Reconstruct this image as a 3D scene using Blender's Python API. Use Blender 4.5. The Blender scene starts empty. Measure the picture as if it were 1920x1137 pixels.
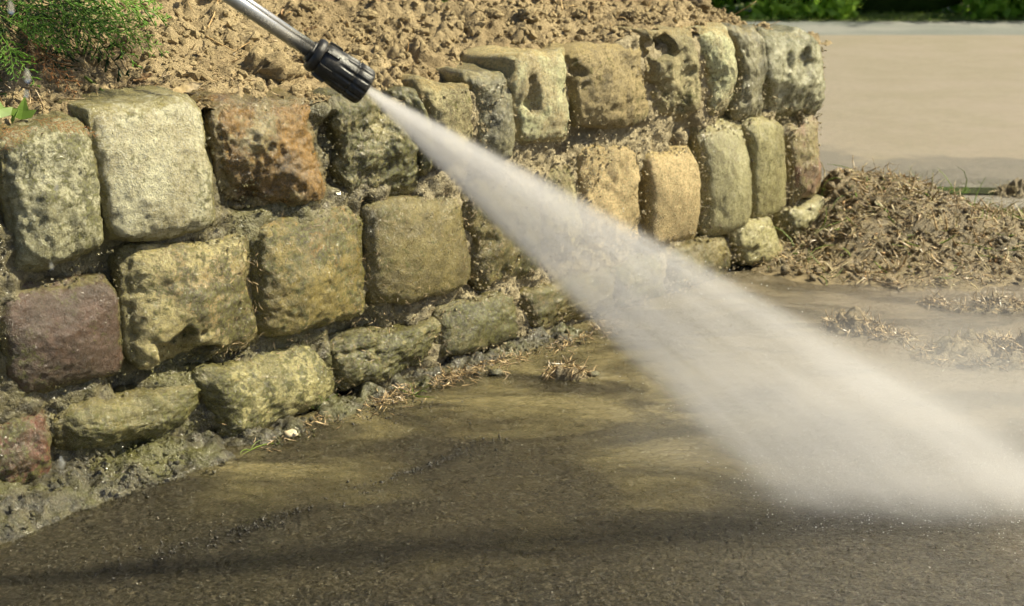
import bpy, math, random
import numpy as np
from mathutils import Vector, Matrix
random.seed(7); rng = np.random.default_rng(7)
sc = bpy.context.scene
COL = sc.collection
# ------------------------------------------------------------------ camera, sky, sun, exposure
CAM_H, FPX = 0.79, 2400.0
PITCH = math.atan((568.5 + 165) / FPX)
cam = bpy.data.cameras.new('camera'); camo = bpy.data.objects.new('camera', cam); COL.objects.link(camo)
camo.location = (0, 0, CAM_H); camo.rotation_euler = (math.pi / 2 - PITCH, 0, 0)
cam.sensor_width = 36; cam.lens = FPX / 1920 * 36; cam.clip_start = .05; cam.clip_end = 400
cam.dof.use_dof = True; cam.dof.focus_distance = 1.85; cam.dof.aperture_fstop = 8.0
sc.camera = camo
SUN = Vector((.68, .07, .73)).normalized()
elev = math.asin(SUN.z); az = math.atan2(SUN.x, SUN.y)
w = bpy.data.worlds.new('World'); sc.world = w; w.use_nodes = True
nt = w.node_tree; bg = nt.nodes['Background']
sky = nt.nodes.new('ShaderNodeTexSky'); sky.sky_type = 'NISHITA'; sky.sun_disc = False
sky.sun_elevation = elev; sky.sun_rotation = az; sky.dust_density = 2.0
nt.links.new(sky.outputs[0], bg.inputs[0]); bg.inputs[1].default_value = .055
sl = bpy.data.lights.new('sun', 'SUN'); sl.energy = 5.0; sl.angle = math.radians(.55); sl.color = (1, .92, .68)
so = bpy.data.objects.new('sun', sl); COL.objects.link(so); so.rotation_euler = SUN.to_track_quat('Z', 'Y').to_euler()
vs = sc.view_settings; vs.view_transform = 'Standard'; vs.look = 'None'; vs.exposure = .98; vs.gamma = 1; vs.use_curve_mapping = False
cy = sc.cycles
cy.use_denoising = True
try: cy.denoiser = 'OPENIMAGEDENOISE'
except Exception: pass
cy.max_bounces = 8; cy.diffuse_bounces = 3; cy.glossy_bounces = 3; cy.transmission_bounces = 4
cy.transparent_max_bounces = 8; cy.volume_bounces = 4; cy.volume_step_rate = 2.5; cy.volume_max_steps = 64
cy.use_adaptive_sampling = True; cy.adaptive_threshold = .03; cy.adaptive_min_samples = 16
cy.sample_clamp_indirect = 4
# ------------------------------------------------------------------ pixel -> place
fv = np.array([0, math.cos(PITCH), -math.sin(PITCH)]); uv = np.array([0, math.sin(PITCH), math.cos(PITCH)])
CC = np.array([0, 0, CAM_H])
def ray(x, y): return np.array([1., 0, 0]) * (x - 960) / FPX + uv * (568.5 - y) / FPX + fv
def at(x, y, depth): return CC + ray(x, y) * depth
def gnd(x, y, z=0.):
    d = ray(x, y); return CC + d * (z - CAM_H) / d[2]
WA = gnd(0, 965); WB = gnd(1558, 452)
WT = WB - WA; WL = float(np.linalg.norm(WT)); WT = WT / WL; WN = np.array([WT[1], -WT[0], 0.])
def onwall(x, y, o=0.):
    d = ray(x, y); k = np.dot(WA + WN * o - CC, WN) / np.dot(d, WN); P = CC + d * k
    return np.dot(P - WA, WT), P[2]
TOPS = ([-.6, 0, .2, .4, .9, 1.15, 1.4, 1.8, 2.04, 2.3], [.50, .50, .517, .517, .494, .535, .570, .538, .512, .50])
def topz(s): return np.interp(s, *TOPS)
def wp(s, z, o, wrap=True):           # wall coordinates -> world; past the corner the wall turns back
    s = np.asarray(s, float); z = np.asarray(z, float); o = np.asarray(o, float); s, z, o = np.broadcast_arrays(s, z, o)
    WC = WL - .085 if wrap else 99.
    P = WA + WT * np.minimum(s, WC)[..., None] + WN * o[..., None]
    over = np.maximum(s - WC, 0)[..., None]
    P2 = WA + WT * WC - WN * (over) + WT * o[..., None]
    P = np.where(s[..., None] > WC, P2, P)
    P[..., 2] = z
    return P
# ------------------------------------------------------------------ noise
def _h(ix, iy, iz, seed):
    n = (ix.astype(np.int64) * 374761393 + iy.astype(np.int64) * 668265263 + iz.astype(np.int64) * 2147483647 + seed * 974634777) & 0xffffffff
    n = ((n ^ (n >> 13)) * 1274126177) & 0xffffffff
    n = ((n ^ (n >> 16)) * 2246822519) & 0xffffffff
    return ((n ^ (n >> 15)) & 0xffffff) / float(0xffffff)
def vn(p, seed=0):
    i = np.floor(p); f = p - i; f = f * f * f * (f * (f * 6 - 15) + 10); i = i.astype(np.int64)
    r = 0
    for a in (0, 1):
        for b in (0, 1):
            for c in (0, 1):
                wgt = (f[..., 0] if a else 1 - f[..., 0]) * (f[..., 1] if b else 1 - f[..., 1]) * (f[..., 2] if c else 1 - f[..., 2])
                r = r + wgt * _h(i[..., 0] + a, i[..., 1] + b, i[..., 2] + c, seed)
    return r * 2 - 1
def fbm(p, octv=4, seed=0, gain=.5):
    r = 0; a = 1.; t = 0
    for k in range(octv):
        r = r + a * vn(p * (2.03 ** k) + 17.3 * k, seed + k); t += a; a *= gain
    return r / t * 1.6
def cell(p, seed=0):
    i = np.floor(p).astype(np.int64); best = np.full(p.shape[:-1], 9.)
    for a in (-1, 0, 1):
        for b in (-1, 0, 1):
            for c in (-1, 0, 1):
                j = i + np.array([a, b, c])
                q = np.stack([j[..., 0] + _h(j[..., 0], j[..., 1], j[..., 2], seed), j[..., 1] + _h(j[..., 0], j[..., 1], j[..., 2], seed + 5), j[..., 2] + _h(j[..., 0], j[..., 1], j[..., 2], seed + 9)], -1)
                best = np.minimum(best, ((q - p) ** 2).sum(-1))
    return np.sqrt(best)
def sst(a, b, x):
    t = np.clip((x - a) / (b - a), 0, 1); return t * t * (3 - 2 * t)
def nrm(v): return v / np.maximum(np.linalg.norm(v, axis=-1, keepdims=True), 1e-9)
# ------------------------------------------------------------------ mesh helpers
def me(name, V, F, mat=None, smooth=True, attrs=None):
    V = np.asarray(V, np.float32).reshape(-1, 3); F = np.asarray(F, np.int32); k = F.shape[1]
    m = bpy.data.meshes.new(name)
    m.vertices.add(len(V)); m.vertices.foreach_set('co', V.ravel())
    m.loops.add(F.size); m.loops.foreach_set('vertex_index', F.ravel())
    m.polygons.add(len(F)); m.polygons.foreach_set('loop_start', np.arange(0, F.size, k, dtype=np.int32))
    m.polygons.foreach_set('use_smooth', np.full(len(F), smooth))
    m.update(calc_edges=True); m.validate()
    if mat: m.materials.append(mat)
    for a, val in (attrs or {}).items():
        at_ = m.attributes.new(a, 'FLOAT', 'POINT'); at_.data.foreach_set('value', np.asarray(val, np.float32).ravel())
    return m
def fixn(m):
    import bmesh
    b = bmesh.new(); b.from_mesh(m); bmesh.ops.recalc_face_normals(b, faces=b.faces); b.to_mesh(m); b.free(); m.polygons.foreach_set('use_smooth', [m.polygons[0].use_smooth] * len(m.polygons)); return m
def ob(name, m, parent=None, loc=None, **props):
    o = bpy.data.objects.new(name, m); COL.objects.link(o)
    if loc is not None: o.location = loc
    if parent: o.parent = parent
    for k, v in props.items(): o[k] = v
    return o
def thing(name, label, cat, m=None, loc=(0, 0, 0), group=None, kind=None):
    o = ob(name, m, loc=loc, label=label, category=cat)
    if group: o['group'] = group
    if kind: o['kind'] = kind
    return o
def centred(name, V, F, mat, smooth=True, attrs=None, **kw):
    V = np.asarray(V, float); c = V.mean(0); c = np.array([c[0], c[1], V[:, 2].min()])
    return me(name, V - c, F, mat, smooth, attrs), c
def grid(nu, nv):
    i = np.arange(nu - 1)[:, None] * nv + np.arange(nv - 1)[None]
    return np.stack([i, i + nv, i + nv + 1, i + 1], -1).reshape(-1, 4)
def ico(sub):
    import bmesh
    b = bmesh.new(); bmesh.ops.create_icosphere(b, subdivisions=sub, radius=1)
    b.verts.ensure_lookup_table()
    V = np.array([v.co[:] for v in b.verts]); F = np.array([[v.index for v in f.verts] for f in b.faces]); b.free(); return V, F
def randrot(n):
    q = rng.normal(size=(n, 4)); q /= np.linalg.norm(q, axis=1, keepdims=True); a, b, c, d = q.T
    return np.stack([np.stack([1 - 2 * (c * c + d * d), 2 * (b * c - a * d), 2 * (b * d + a * c)], -1), np.stack([2 * (b * c + a * d), 1 - 2 * (b * b + d * d), 2 * (c * d - a * b)], -1), np.stack([2 * (b * d - a * c), 2 * (c * d + a * b), 1 - 2 * (b * b + c * c)], -1)], 1)
def scatter(temps, P, S, squash=None):
    """many small lumps: displaced icospheres at P with sizes S"""
    Vs, Fs, off = [], [], 0; n = len(P); R = randrot(n); which = rng.integers(0, len(temps), n)
    for t, (V, F) in enumerate(temps):
        idx = np.where(which == t)[0]
        if not len(idx): continue
        A = rng.uniform(.6, 1.25, (len(idx), 1, 3))
        X = np.einsum('nij,nvj->nvi', R[idx], V[None] * A) * S[idx][:, None, None]
        if squash: X[..., 2] *= squash
        X = X + P[idx][:, None]
        Vs.append(X.reshape(-1, 3)); Fs.append((F[None] + (np.arange(len(idx)) * len(V))[:, None, None] + off).reshape(-1, F.shape[1])); off += len(idx) * len(V)
    return np.concatenate(Vs), np.concatenate(Fs)
def strands(P, D, L, R, curl=1.0, K=5, flat=.45, sag=0.):
    """curved three sided strands; P,D (n,3), L,R (n)"""
    n = len(P); D = nrm(D); ax = nrm(np.cross(D, rng.normal(size=(n, 3)))); ang = rng.normal(0, curl, n)
    pts = [P]; d = D.copy(); rings = []
    for k in range(K):
        th = ang / (K - 1)
        side = ax; up = np.cross(d, side)
        tap = (1 - (k / (K - 1)) ** 2 * .75) * (0.6 if k == 0 else 1)
        ring = [pts[-1] + (side * math.cos(a) + up * math.sin(a) * flat) * (R * tap)[:, None] for a in (0, 2.1, 4.2)]
        rings.append(np.stack(ring, 1))
        c, s_ = np.cos(th)[:, None], np.sin(th)[:, None]
        d = nrm(d * c + np.cross(ax, d) * s_ + np.array([0, 0, -sag]) / K)
        pts.append(pts[-1] + d * (L / (K - 1))[:, None])
    V = np.stack(rings, 1).reshape(n, -1, 3)
    F = []
    for k in range(K - 1):
        for j in range(3):
            F.append([k * 3 + j, k * 3 + (j + 1) % 3, (k + 1) * 3 + (j + 1) % 3, (k + 1) * 3 + j])
    F = np.array(F)
    F = (F[None] + (np.arange(n) * V.shape[1])[:, None, None]).reshape(-1, 4)
    return V.reshape(-1, 3), F
def merge(parts):
    Vs, Fs, off = [], [], 0
    for V, F in parts:
        if F.shape[1] == 3: F = np.concatenate([F, F[:, 2:3]], 1)
        Vs.append(V); Fs.append(F + off); off += len(V)
    return np.concatenate(Vs), np.concatenate(Fs)
def lumps(k=6, sub=1, amp=.35):
    V, F = ico(sub); return [(V * (1 + amp * fbm(V * 1.7 + 9 * t, 3, t))[:, None], F) for t in range(k)]
LUMP1 = lumps(8, 1, .5); LUMP2 = lumps(5, 2, .5); LUMP0 = [(V, F) for V, F in [(lambda a: (a[0] * (1 + .35 * rng.normal(size=(12, 1))), a[1]))(ico(1) if False else (np.array([[0, 0, 1], [.9, 0, .2], [-.4, .8, .1], [-.5, -.8, .2], [.3, .2, -.9]]), np.array([[0, 1, 2], [0, 2, 3], [0, 3, 1], [4, 2, 1], [4, 3, 2], [4, 1, 3]])))] ] if False else [(np.array([[0, 0, 1], [.9, 0, .2], [-.4, .8, .1], [-.5, -.8, .2], [.3, .2, -.9]]), np.array([[0, 1, 2], [0, 2, 3], [0, 3, 1], [4, 2, 1], [4, 3, 2], [4, 1, 3]]))]
# ------------------------------------------------------------------ materials
class NT:
    def __init__(s, name):
        s.m = bpy.data.materials.new(name); s.m.use_nodes = True; s.t = s.m.node_tree; s.n = s.t.nodes; s.l = s.t.links
        s.p = s.n['Principled BSDF']; s.out = s.n['Material Output']
    def node(s, ty, **kw):
        nd = s.n.new('ShaderNode' + ty)
        for k, v in kw.items(): setattr(nd, k, v)
        return nd
    def set(s, nd, i, v):
        if hasattr(v, 'is_linked') or isinstance(v, bpy.types.NodeSocket): s.l.new(v, nd.inputs[i])
        else: nd.inputs[i].default_value = v
    def coord(s, rand=True, scale=(1, 1, 1)):
        tc = s.node('TexCoord'); v = tc.outputs['Object']
        if rand:
            oi = s.node('ObjectInfo'); a = s.node('VectorMath', operation='ADD'); m = s.node('VectorMath', operation='SCALE')
            c = s.node('CombineXYZ'); [s.l.new(oi.outputs['Random'], c.inputs[i]) for i in range(3)]
            s.l.new(c.outputs[0], m.inputs[0]); m.inputs['Scale'].default_value = 37.
            s.l.new(v, a.inputs[0]); s.l.new(m.outputs[0], a.inputs[1]); v = a.outputs[0]
        if scale != (1, 1, 1):
            mp = s.node('Mapping'); s.l.new(v, mp.inputs[0]); mp.inputs['Scale'].default_value = scale; v = mp.outputs[0]
        return v
    def noise(s, v, scale, detail=4, rough=.55, dist=0.):
        nd = s.node('TexNoise'); s.l.new(v, nd.inputs['Vector']); nd.inputs['Scale'].default_value = scale; nd.inputs['Detail'].default_value = detail
        nd.inputs['Roughness'].default_value = rough; nd.inputs['Distortion'].default_value = dist; return nd.outputs[0]
    def vor(s, v, scale, feat='F1'):
        nd = s.node('TexVoronoi', feature=feat); s.l.new(v, nd.inputs['Vector']); nd.inputs['Scale'].default_value = scale; return nd.outputs['Distance']
    def rmp(s, f, a, b, lo=0., hi=1., smooth=True):
        nd = s.node('MapRange'); nd.interpolation_type = 'SMOOTHSTEP' if smooth else 'LINEAR'; s.set(nd, 0, f)
        for i, x in enumerate((a, b, lo, hi)): nd.inputs[i + 1].default_value = x
        return nd.outputs[0]
    def mix(s, f, a, b):
        nd = s.node('Mix', data_type='RGBA'); s.set(nd, 0, f)
        for i, c in ((6, a), (7, b)):
            if isinstance(c, tuple): nd.inputs[i].default_value = (*c, 1) if len(c) == 3 else c
            else: s.l.new(c, nd.inputs[i])
        return nd.outputs[2]
    def math(s, op, a, b=0., c=0., clamp=False):
        nd = s.node('Math', operation=op); nd.use_clamp = clamp; s.set(nd, 0, a); s.set(nd, 1, b)
        if op in ('MULTIPLY_ADD',): s.set(nd, 2, c)
        return nd.outputs[0]
    def bump(s, h, dist, strength=1., prev=None):
        nd = s.node('Bump'); s.l.new(h, nd.inputs['Height']); nd.inputs['Distance'].default_value = dist; nd.inputs['Strength'].default_value = strength
        if prev: s.l.new(prev, nd.inputs['Normal'])
        return nd.outputs[0]
    def attr(s, name):
        return s.node('Attribute', attribute_name=name).outputs['Fac']
    def fin(s, col=None, rough=None, nor=None, spec=None, **kw):
        if col is not None:
            if isinstance(col, tuple): s.p.inputs['Base Color'].default_value = (*col, 1)
            else: s.l.new(col, s.p.inputs['Base Color'])
        if rough is not None: s.set(s.p, s.p.inputs.find('Roughness'), rough)
        if nor is not None: s.l.new(nor, s.p.inputs['Normal'])
        if spec is not None: s.p.inputs['Specular IOR Level'].default_value = spec
        for k, v in kw.items(): s.p.inputs[k].default_value = v
        return s.m
MOSS = (.085, .085, .012)
def stone_mat(name, c1, c2, moss=.5, wet=.6, dirt=(.30, .235, .10), c3=None, streak=False, rough_b=1., rim=None):
    B = lambda c, g=1.28: None if c is None else tuple(min(.72, x * g) for x in (c[0], c[1] * .985, c[2] * .80))
    g_ = 1.55 - .6 * max(0, wet - .3) ** .6; c1, c2, c3, rim, dirt = B(c1, g_ * 1.05), B(c2, g_ * .8), B(c3, g_), B(rim, g_), B(dirt, g_)
    t = NT(name); v = t.coord(); sv = t.coord(True, (1, 1, .35)) if streak else v
    a = t.noise(sv, 13, 8, .72); b = t.noise(v, 48, 8, .78, .25); c = t.noise(v, 210, 5, .75); d = t.noise(v, 7, 6, .65, .3); e = t.noise(v, 420, 3, .7)
    col = t.mix(t.rmp(a, .38, .62), c1, c2)
    if c3: col = t.mix(t.rmp(t.math('MULTIPLY_ADD', b, .25, d), .60, .70), col, c3)
    col = t.mix(t.math('MULTIPLY', t.rmp(c, .50, .58), .6), col, tuple(x * .36 for x in c2))       # dark flecks in the stone
    col = t.mix(t.math('MULTIPLY', t.rmp(e, .54, .62), .5), col, tuple(min(.8, x * 1.6) for x in c1))
    k = t.math('ADD', t.math('MULTIPLY_ADD', d, .55, t.math('MULTIPLY', b, .75)), t.math('MULTIPLY', c, .30))
    lo = .915 - .215 * moss
    mo = t.math('MULTIPLY', t.rmp(k, lo, lo + .07), min(.92, .5 + moss * .6))
    gm = t.mix(t.rmp(c, .42, .58), (.040, .038, .008), (.185, .18, .030)); gm = t.mix(t.rmp(e, .55, .65), gm, (.03, .027, .01))
    col = t.mix(mo, col, gm)
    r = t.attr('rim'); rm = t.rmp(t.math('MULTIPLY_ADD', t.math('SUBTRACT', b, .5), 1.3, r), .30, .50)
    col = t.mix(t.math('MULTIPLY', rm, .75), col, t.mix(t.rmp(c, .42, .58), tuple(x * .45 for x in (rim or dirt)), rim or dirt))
    ro = t.rmp(t.math('MULTIPLY_ADD', c, .6, b), .65, .95, .50 - .36 * wet, .95 - .35 * wet)
    n = t.bump(a, .004 * rough_b); n = t.bump(b, .0075 * rough_b, 1., n); n = t.bump(c, .0036, 1., n); n = t.bump(e, .0014, 1., n)
    if wet > .5:      # water film: fine sparkling glints
        e2 = t.noise(v, 130, 4, .75); t.p.inputs['Coat Weight'].default_value = min(1., wet * 1.4); t.p.inputs['Coat Roughness'].default_value = .13; t.l.new(t.bump(e2, .0046, 1.), t.p.inputs['Coat Normal'])
    return t.fin(col, ro, n, .5)
SM = dict(
    greygreen=stone_mat('pale_grey_green_stone', (.46, .44, .33), (.28, .26, .15), .55, .6, rim=(.25, .22, .09)),
    cream=stone_mat('cream_limestone', (.56, .51, .40), (.45, .395, .26), .46, .55, rim=(.28, .24, .08)),
    orange=stone_mat('rust_brown_stone', (.34, .19, .045), (.14, .09, .03), .22, .9, c3=(.36, .30, .17), rim=(.28, .23, .10), rough_b=1.5),
    mossy=stone_mat('mossy_olive_stone', (.30, .26, .12), (.20, .17, .07), .8, .75, rough_b=1.6, rim=(.22, .19, .07)),
    purple=stone_mat('purple_brown_stone', (.115, .066, .050), (.09, .058, .038), .42, .75, rim=(.22, .19, .07)),
    yellow=stone_mat('yellow_cream_stone', (.46, .39, .20), (.33, .26, .11), .62, .8, c3=(.42, .31, .17), rim=(.22, .19, .07)),
    lichen=stone_mat('green_cream_stone', (.44, .39, .20), (.27, .24, .10), .78, .8, rim=(.20, .18, .06)),
    golden=stone_mat('golden_orange_stone', (.30, .235, .075), (.21, .17, .055), .72, .75, c3=(.33, .19, .06), rim=(.22, .19, .05)),
    olive=stone_mat('dull_olive_stone', (.245, .20, .075), (.17, .135, .045), .55, .7, rim=(.22, .18, .07)),
    green=stone_mat('moss_green_stone', (.25, .22, .095), (.16, .145, .05), .7, .85, rim=(.24, .20, .08)),
    red=stone_mat('dark_red_mossy_stone', (.17, .06, .04), (.10, .07, .03), .7, .85, rim=(.16, .14, .05)),
    browngrey=stone_mat('weathered_brown_grey_stone', (.42, .36, .23), (.25, .205, .125), .35, .5, dirt=(.44, .34, .18), rough_b=1.6, rim=(.44, .34, .18)),
    dark=stone_mat('dark_cracked_stone', (.34, .27, .16), (.15, .12, .07), .3, .5, dirt=(.44, .34, .18), c3=(.36, .28, .16), rough_b=2., rim=(.46, .36, .19)),
    beige=stone_mat('beige_limestone', (.56, .48, .33), (.42, .34, .21), .2, .35, dirt=(.46, .37, .2), rough_b=1.5, rim=(.47, .37, .2)),
    tan=stone_mat('tan_sandstone', (.50, .37, .23), (.43, .32, .19), .08, .4, dirt=(.4, .31, .15), rim=(.4, .31, .15)),
    sage=stone_mat('smooth_sage_stone', (.42, .385, .23), (.33, .295, .16), .15, .75, streak=True, dirt=(.4, .33, .15), rim=(.38, .32, .14), rough_b=.6),
    lime=stone_mat('yellow_green_stone', (.40, .36, .19), (.30, .26, .12), .25, .6, streak=True, rim=(.4, .34, .15), rough_b=.7),
    pink=stone_mat('pink_red_stone', (.30, .17, .12), (.24, .18, .10), .15, .6, streak=True, c3=(.3, .25, .11), rim=(.4, .33, .16)),
    slate=stone_mat('dark_green_grey_stone', (.30, .275, .18), (.16, .15, .10), .2, .6, rim=(.4, .33, .16), rough_b=1.5),
)
def mortar_mat(nm='mortar', g=1.):
    t = NT(nm); v = t.coord(False)
    a = t.noise(v, 9, 5, .6); b = t.noise(v, 60, 6, .7, .5); c = t.noise(v, 220, 4, .7)
    left = t.attr('wetness')
    dry = t.mix(t.rmp(b, .35, .65), (.36, .29, .165), (.52, .44, .28)); wetc = t.mix(t.rmp(b, .35, .65), tuple(g * x for x in (.05, .043, .016)), tuple(g * x for x in (.22, .19, .078)))
    wetc = t.mix(t.rmp(a, .48, .62), wetc, (.11, .105, .02))
    col = t.mix(left, dry, wetc); col = t.mix(t.math('MULTIPLY', t.rmp(c, .54, .66), .5), col, (.1, .075, .03))
    ro = t.math('MULTIPLY_ADD', left, -.45, .88)
    e2 = t.noise(v, 110, 4, .75); t.l.new(left, t.p.inputs['Coat Weight']); t.p.inputs['Coat Roughness'].default_value = .12; t.l.new(t.bump(e2, .0055, 1.), t.p.inputs['Coat Normal'])
    n = t.bump(b, .013, 1.); n = t.bump(c, .006, 1., n)
    return t.fin(col, ro, n, .5)
def soil_mat(name='soil', c1=(.40, .31, .175), c2=(.23, .17, .088), wet=0.):
    t = NT(name); v = t.coord(False)
    a = t.noise(v, 7, 5, .6); b = t.noise(v, 70, 6, .7, .5); c = t.noise(v, 260, 4, .7)
    col = t.mix(t.rmp(a, .35, .65), c1, c2); col = t.mix(t.math('MULTIPLY', t.rmp(b, .35, .7), .45), col, tuple(x * 1.25 for x in c1)); col = t.mix(t.math('MULTIPLY', t.rmp(c, .55, .66), .5), col, tuple(x * .4 for x in c2))
    n = t.bump(b, .010, 1.); n = t.bump(c, .004, 1., n)
    return t.fin(col, .95 - wet, n, .3 + wet)
def plain(name, c1, c2, rough=.6, scale=40, bump=.001, spec=.4, trans=0., rand=True, **kw):
    t = NT(name); v = t.coord(rand); a = t.noise(v, scale, 4, .6)
    n = t.bump(a, bump) if bump else None
    t.fin(t.mix(t.rmp(a, .35, .65), c1, c2), rough, n, spec, **kw)
    return t.m
def leaf_mat(name, c1, c2, scale=6, rough=.45, tr=.35):
    t = NT(name); v = t.coord(True); a = t.noise(v, scale, 3, .6)
    col = t.mix(t.rmp(a, .35, .65), c1, c2); t.fin(col, rough, None, .4)
    tb = t.node('BsdfTranslucent'); t.l.new(col, tb.inputs[0]); mx = t.node('MixShader'); mx.inputs[0].default_value = tr
    t.l.new(t.p.outputs[0], mx.inputs[1]); t.l.new(tb.outputs[0], mx.inputs[2]); t.l.new(mx.outputs[0], t.out.inputs[0]); return t.m
M_SOIL = soil_mat(); M_CRUMB = soil_mat('soil_crumb', (.44, .345, .19), (.25, .185, .095)); M_DAMP = soil_mat('damp_soil', (.24, .18, .085), (.13, .10, .05), .35)
M_MORTAR = mortar_mat(); M_FOOT = mortar_mat('wet_mossy_mortar', .5)
M_STRAW = plain('straw', (.50, .36, .17), (.36, .22, .09), .7, 30, 0); M_BARK = plain('wet_bark_shreds', (.52, .38, .20), (.11, .075, .04), .34, 110, 0, .6, rand=False)
M_CLIP = plain('clippings', (.24, .20, .09), (.52, .42, .24), .5, 110, 0, .5, rand=False); M_GRASS = leaf_mat('grass_blade', (.14, .22, .03), (.25, .33, .07))
M_THUJA = leaf_mat('conifer_green', (.10, .24, .022), (.20, .36, .045), 14, .45, .3); M_THUJA_SHADE = leaf_mat('conifer_shade_green', (.015, .04, .008), (.04, .08, .014), 14, .5, .2)  # second conifer green is darkened to paint the shade inside the shrub
M_DEAD = leaf_mat('dead_conifer', (.50, .25, .09), (.30, .14, .05), 20, .6, .2); M_IVY = leaf_mat('ivy_green', (.13, .22, .03), (.2, .30, .06), 30, .4, .3)
M_LEAFD = leaf_mat('dead_leaf', (.50, .34, .18), (.38, .23, .11), 30, .6, .2); M_LEAFP = leaf_mat('pale_dead_leaf', (.62, .5, .32), (.5, .38, .2), 30, .6, .2)
M_GLEAF = leaf_mat('grey_green_leaf', (.22, .28, .18), (.3, .35, .24), 30, .5, .2); M_TWIG = plain('twig', (.16, .11, .06), (.28, .2, .12), .7, 40, .001)
M_PEBBLE = plain('pebble', (.5, .42, .28), (.4, .32, .2), .6, 60, .001)
# ------------------------------------------------------------------ ground: one sheet, fine near the camera, to the horizon
def axis(lo, hi, step, far_lo, far_hi, g=1.22):
    c = list(np.arange(lo, hi, step)); a = []; s = step; x = lo
    while x > far_lo: s *= g; x -= s; a.append(x)
    b = []; s = step; x = c[-1]
    while x < far_hi: s *= g; x += s; b.append(x)
    return np.array(a[::-1] + c + b)
def pile_h(X, Y):
    """heap of sweepings by the wall end and the spread band of debris beyond the puddle"""
    c = gnd(1590, 450); e = gnd(1700, 470); P = np.stack([X, Y, 0 * X], -1)
    dx = X - c[0] + .05; d1 = np.hypot(dx / np.where(dx > 0, .34, .15), (Y - c[1] - .02) / .24); h = .122 * np.exp(-d1 ** 1.3 * 1.4) * (1 + .25 * fbm(P * 9, 2, 43))
    d2 = np.hypot((X - e[0] - .02) / .30, (Y - e[1] - .02) / .20); h = h + .050 * np.exp(-d2 ** 2 * 1.2)
    yc = gnd(1700, 455)[1]; band = sst(.30, .12, np.abs(Y - yc - .02 * np.sin(X * 6))) * sst(.70, .86, X)
    return h + band * (.030 + .018 * fbm(P * 5, 3, 41))
def road_h(X, Y):
    P = np.stack([X, Y, 0 * X], -1)
    near = sst(4.2, 3.2, Y) * sst(-2.5, -1.6, X) * sst(3.4, 2.4, X)
    h = .0018 * fbm(P * 2.3, 3, 3) + .0010 * fbm(P * 22, 3, 5) - .0010
    h = h - .0022
    # the raised seam in the asphalt that breaks the water film
    a = gnd(150, 1085)[:2]; b = gnd(950, 820)[:2]; t = (b - a); Ls = np.hypot(*t); t /= Ls
    u = (X - a[0]) * t[0] + (Y - a[1]) * t[1]; vv = -(X - a[0]) * t[1] + (Y - a[1]) * t[0] + .012 * np.sin(u * 5)
    h = h + (.0004 + .0010 * fbm(P * 60, 2, 8)) * np.exp(-(vv / .010) ** 2) * sst(-.1, .1, u) * sst(Ls + .05, Ls - .15, u)
    # higher, barer asphalt in the foreground
    q = gnd(1650, 1090)[:2]; h = h + .0020 * np.exp(-(((X - q[0]) / .5) ** 2 + ((Y - q[1]) / .17) ** 2))
    q = gnd(690, 765)[:2]; h = h + (.0010 + .001 * fbm(P * 60, 2, 9)) * np.exp(-(((X - q[0]) / .12) ** 2 + ((Y - q[1]) / .05) ** 2))
    return h * near
def seam_m(X, Y):
    P = np.stack([X, Y, 0 * X], -1); a = gnd(150, 1085)[:2]; b = gnd(950, 820)[:2]; t = (b - a); Ls = np.hypot(*t); t /= Ls
    u = (X - a[0]) * t[0] + (Y - a[1]) * t[1]; vv = -(X - a[0]) * t[1] + (Y - a[1]) * t[0] + .012 * np.sin(u * 5)
    q = gnd(690, 765)[:2]
    return np.maximum(np.exp(-(vv / .02) ** 2) * (np.abs(u - Ls / 2) < Ls / 2 + .1), np.exp(-(((X - q[0]) / .16) ** 2 + ((Y - q[1]) / .07) ** 2)))
xs = axis(-1.25, 1.75, .0085, -70, 90); ys = axis(1.12, 3.15, .0085, -30, 160)
X, Y = np.meshgrid(xs, ys, indexing='ij')
Z = road_h(X, Y)
t = NT('asphalt'); v = t.coord(False)
a = t.noise(v, 3.2, 5, .6, .6); b = t.noise(v, 45, 5, .65); c = t.noise(v, 240, 3, .7); vo = t.vor(v, 190); vcn = t.node('TexVoronoi'); t.l.new(v, vcn.inputs[0]); vcn.inputs['Scale'].default_value = 300; vc = t.math('MULTIPLY', vcn.outputs['Color'], 1.)
sep = t.node('SeparateXYZ'); t.l.new(v, sep.inputs[0])
wob = t.math('MULTIPLY_ADD', t.math('SUBTRACT', t.noise(v, 1.6, 4, .6), .5), 1.6, sep.outputs[1])
y_dry, y_grey, y_damp, y_shade = gnd(1740, 292)[1], gnd(1740, 348)[1], gnd(1740, 372)[1], gnd(1700, 66)[1]
dry = t.mix(t.rmp(a, .35, .65), (.235, .20, .15), (.205, .176, .122)); dry = t.mix(t.math('MULTIPLY', t.rmp(b, .45, .7), .6), dry, (.29, .24, .185))
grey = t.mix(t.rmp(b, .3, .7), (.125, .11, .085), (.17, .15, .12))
wetc = t.mix(t.rmp(a, .38, .62), (.078, .069, .047), (.040, .036, .026)); wetc = t.mix(t.rmp(vc, .10, .38, .9, 0.), wetc, (.010, .009, .007)); wetc = t.mix(t.rmp(vc, .62, .92, 0., .75), wetc, (.24, .215, .165))
wetc = t.mix(t.math('MULTIPLY', t.rmp(sep.outputs[0], .0, .55), .6), wetc, t.mix(t.rmp(vc, .2, .8), (.07, .063, .047), (.21, .19, .15)))  # paler towards the right: spray mist and glare painted into the asphalt
wetc = t.mix(t.math('MULTIPLY', t.attr('seam'), .85), wetc, t.mix(t.rmp(c, .5, .6), (.018, .016, .012), (.06, .055, .045)))
dry = t.mix(t.math('MULTIPLY', t.rmp(t.noise(v, 26, 6, .8), .42, .62), .35), dry, (.14, .12, .09)); dry = t.mix(t.math('MULTIPLY', t.rmp(t.noise(v, .9, 5, .6, .5), .45, .65), .5), dry, (.25, .205, .165))
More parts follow.
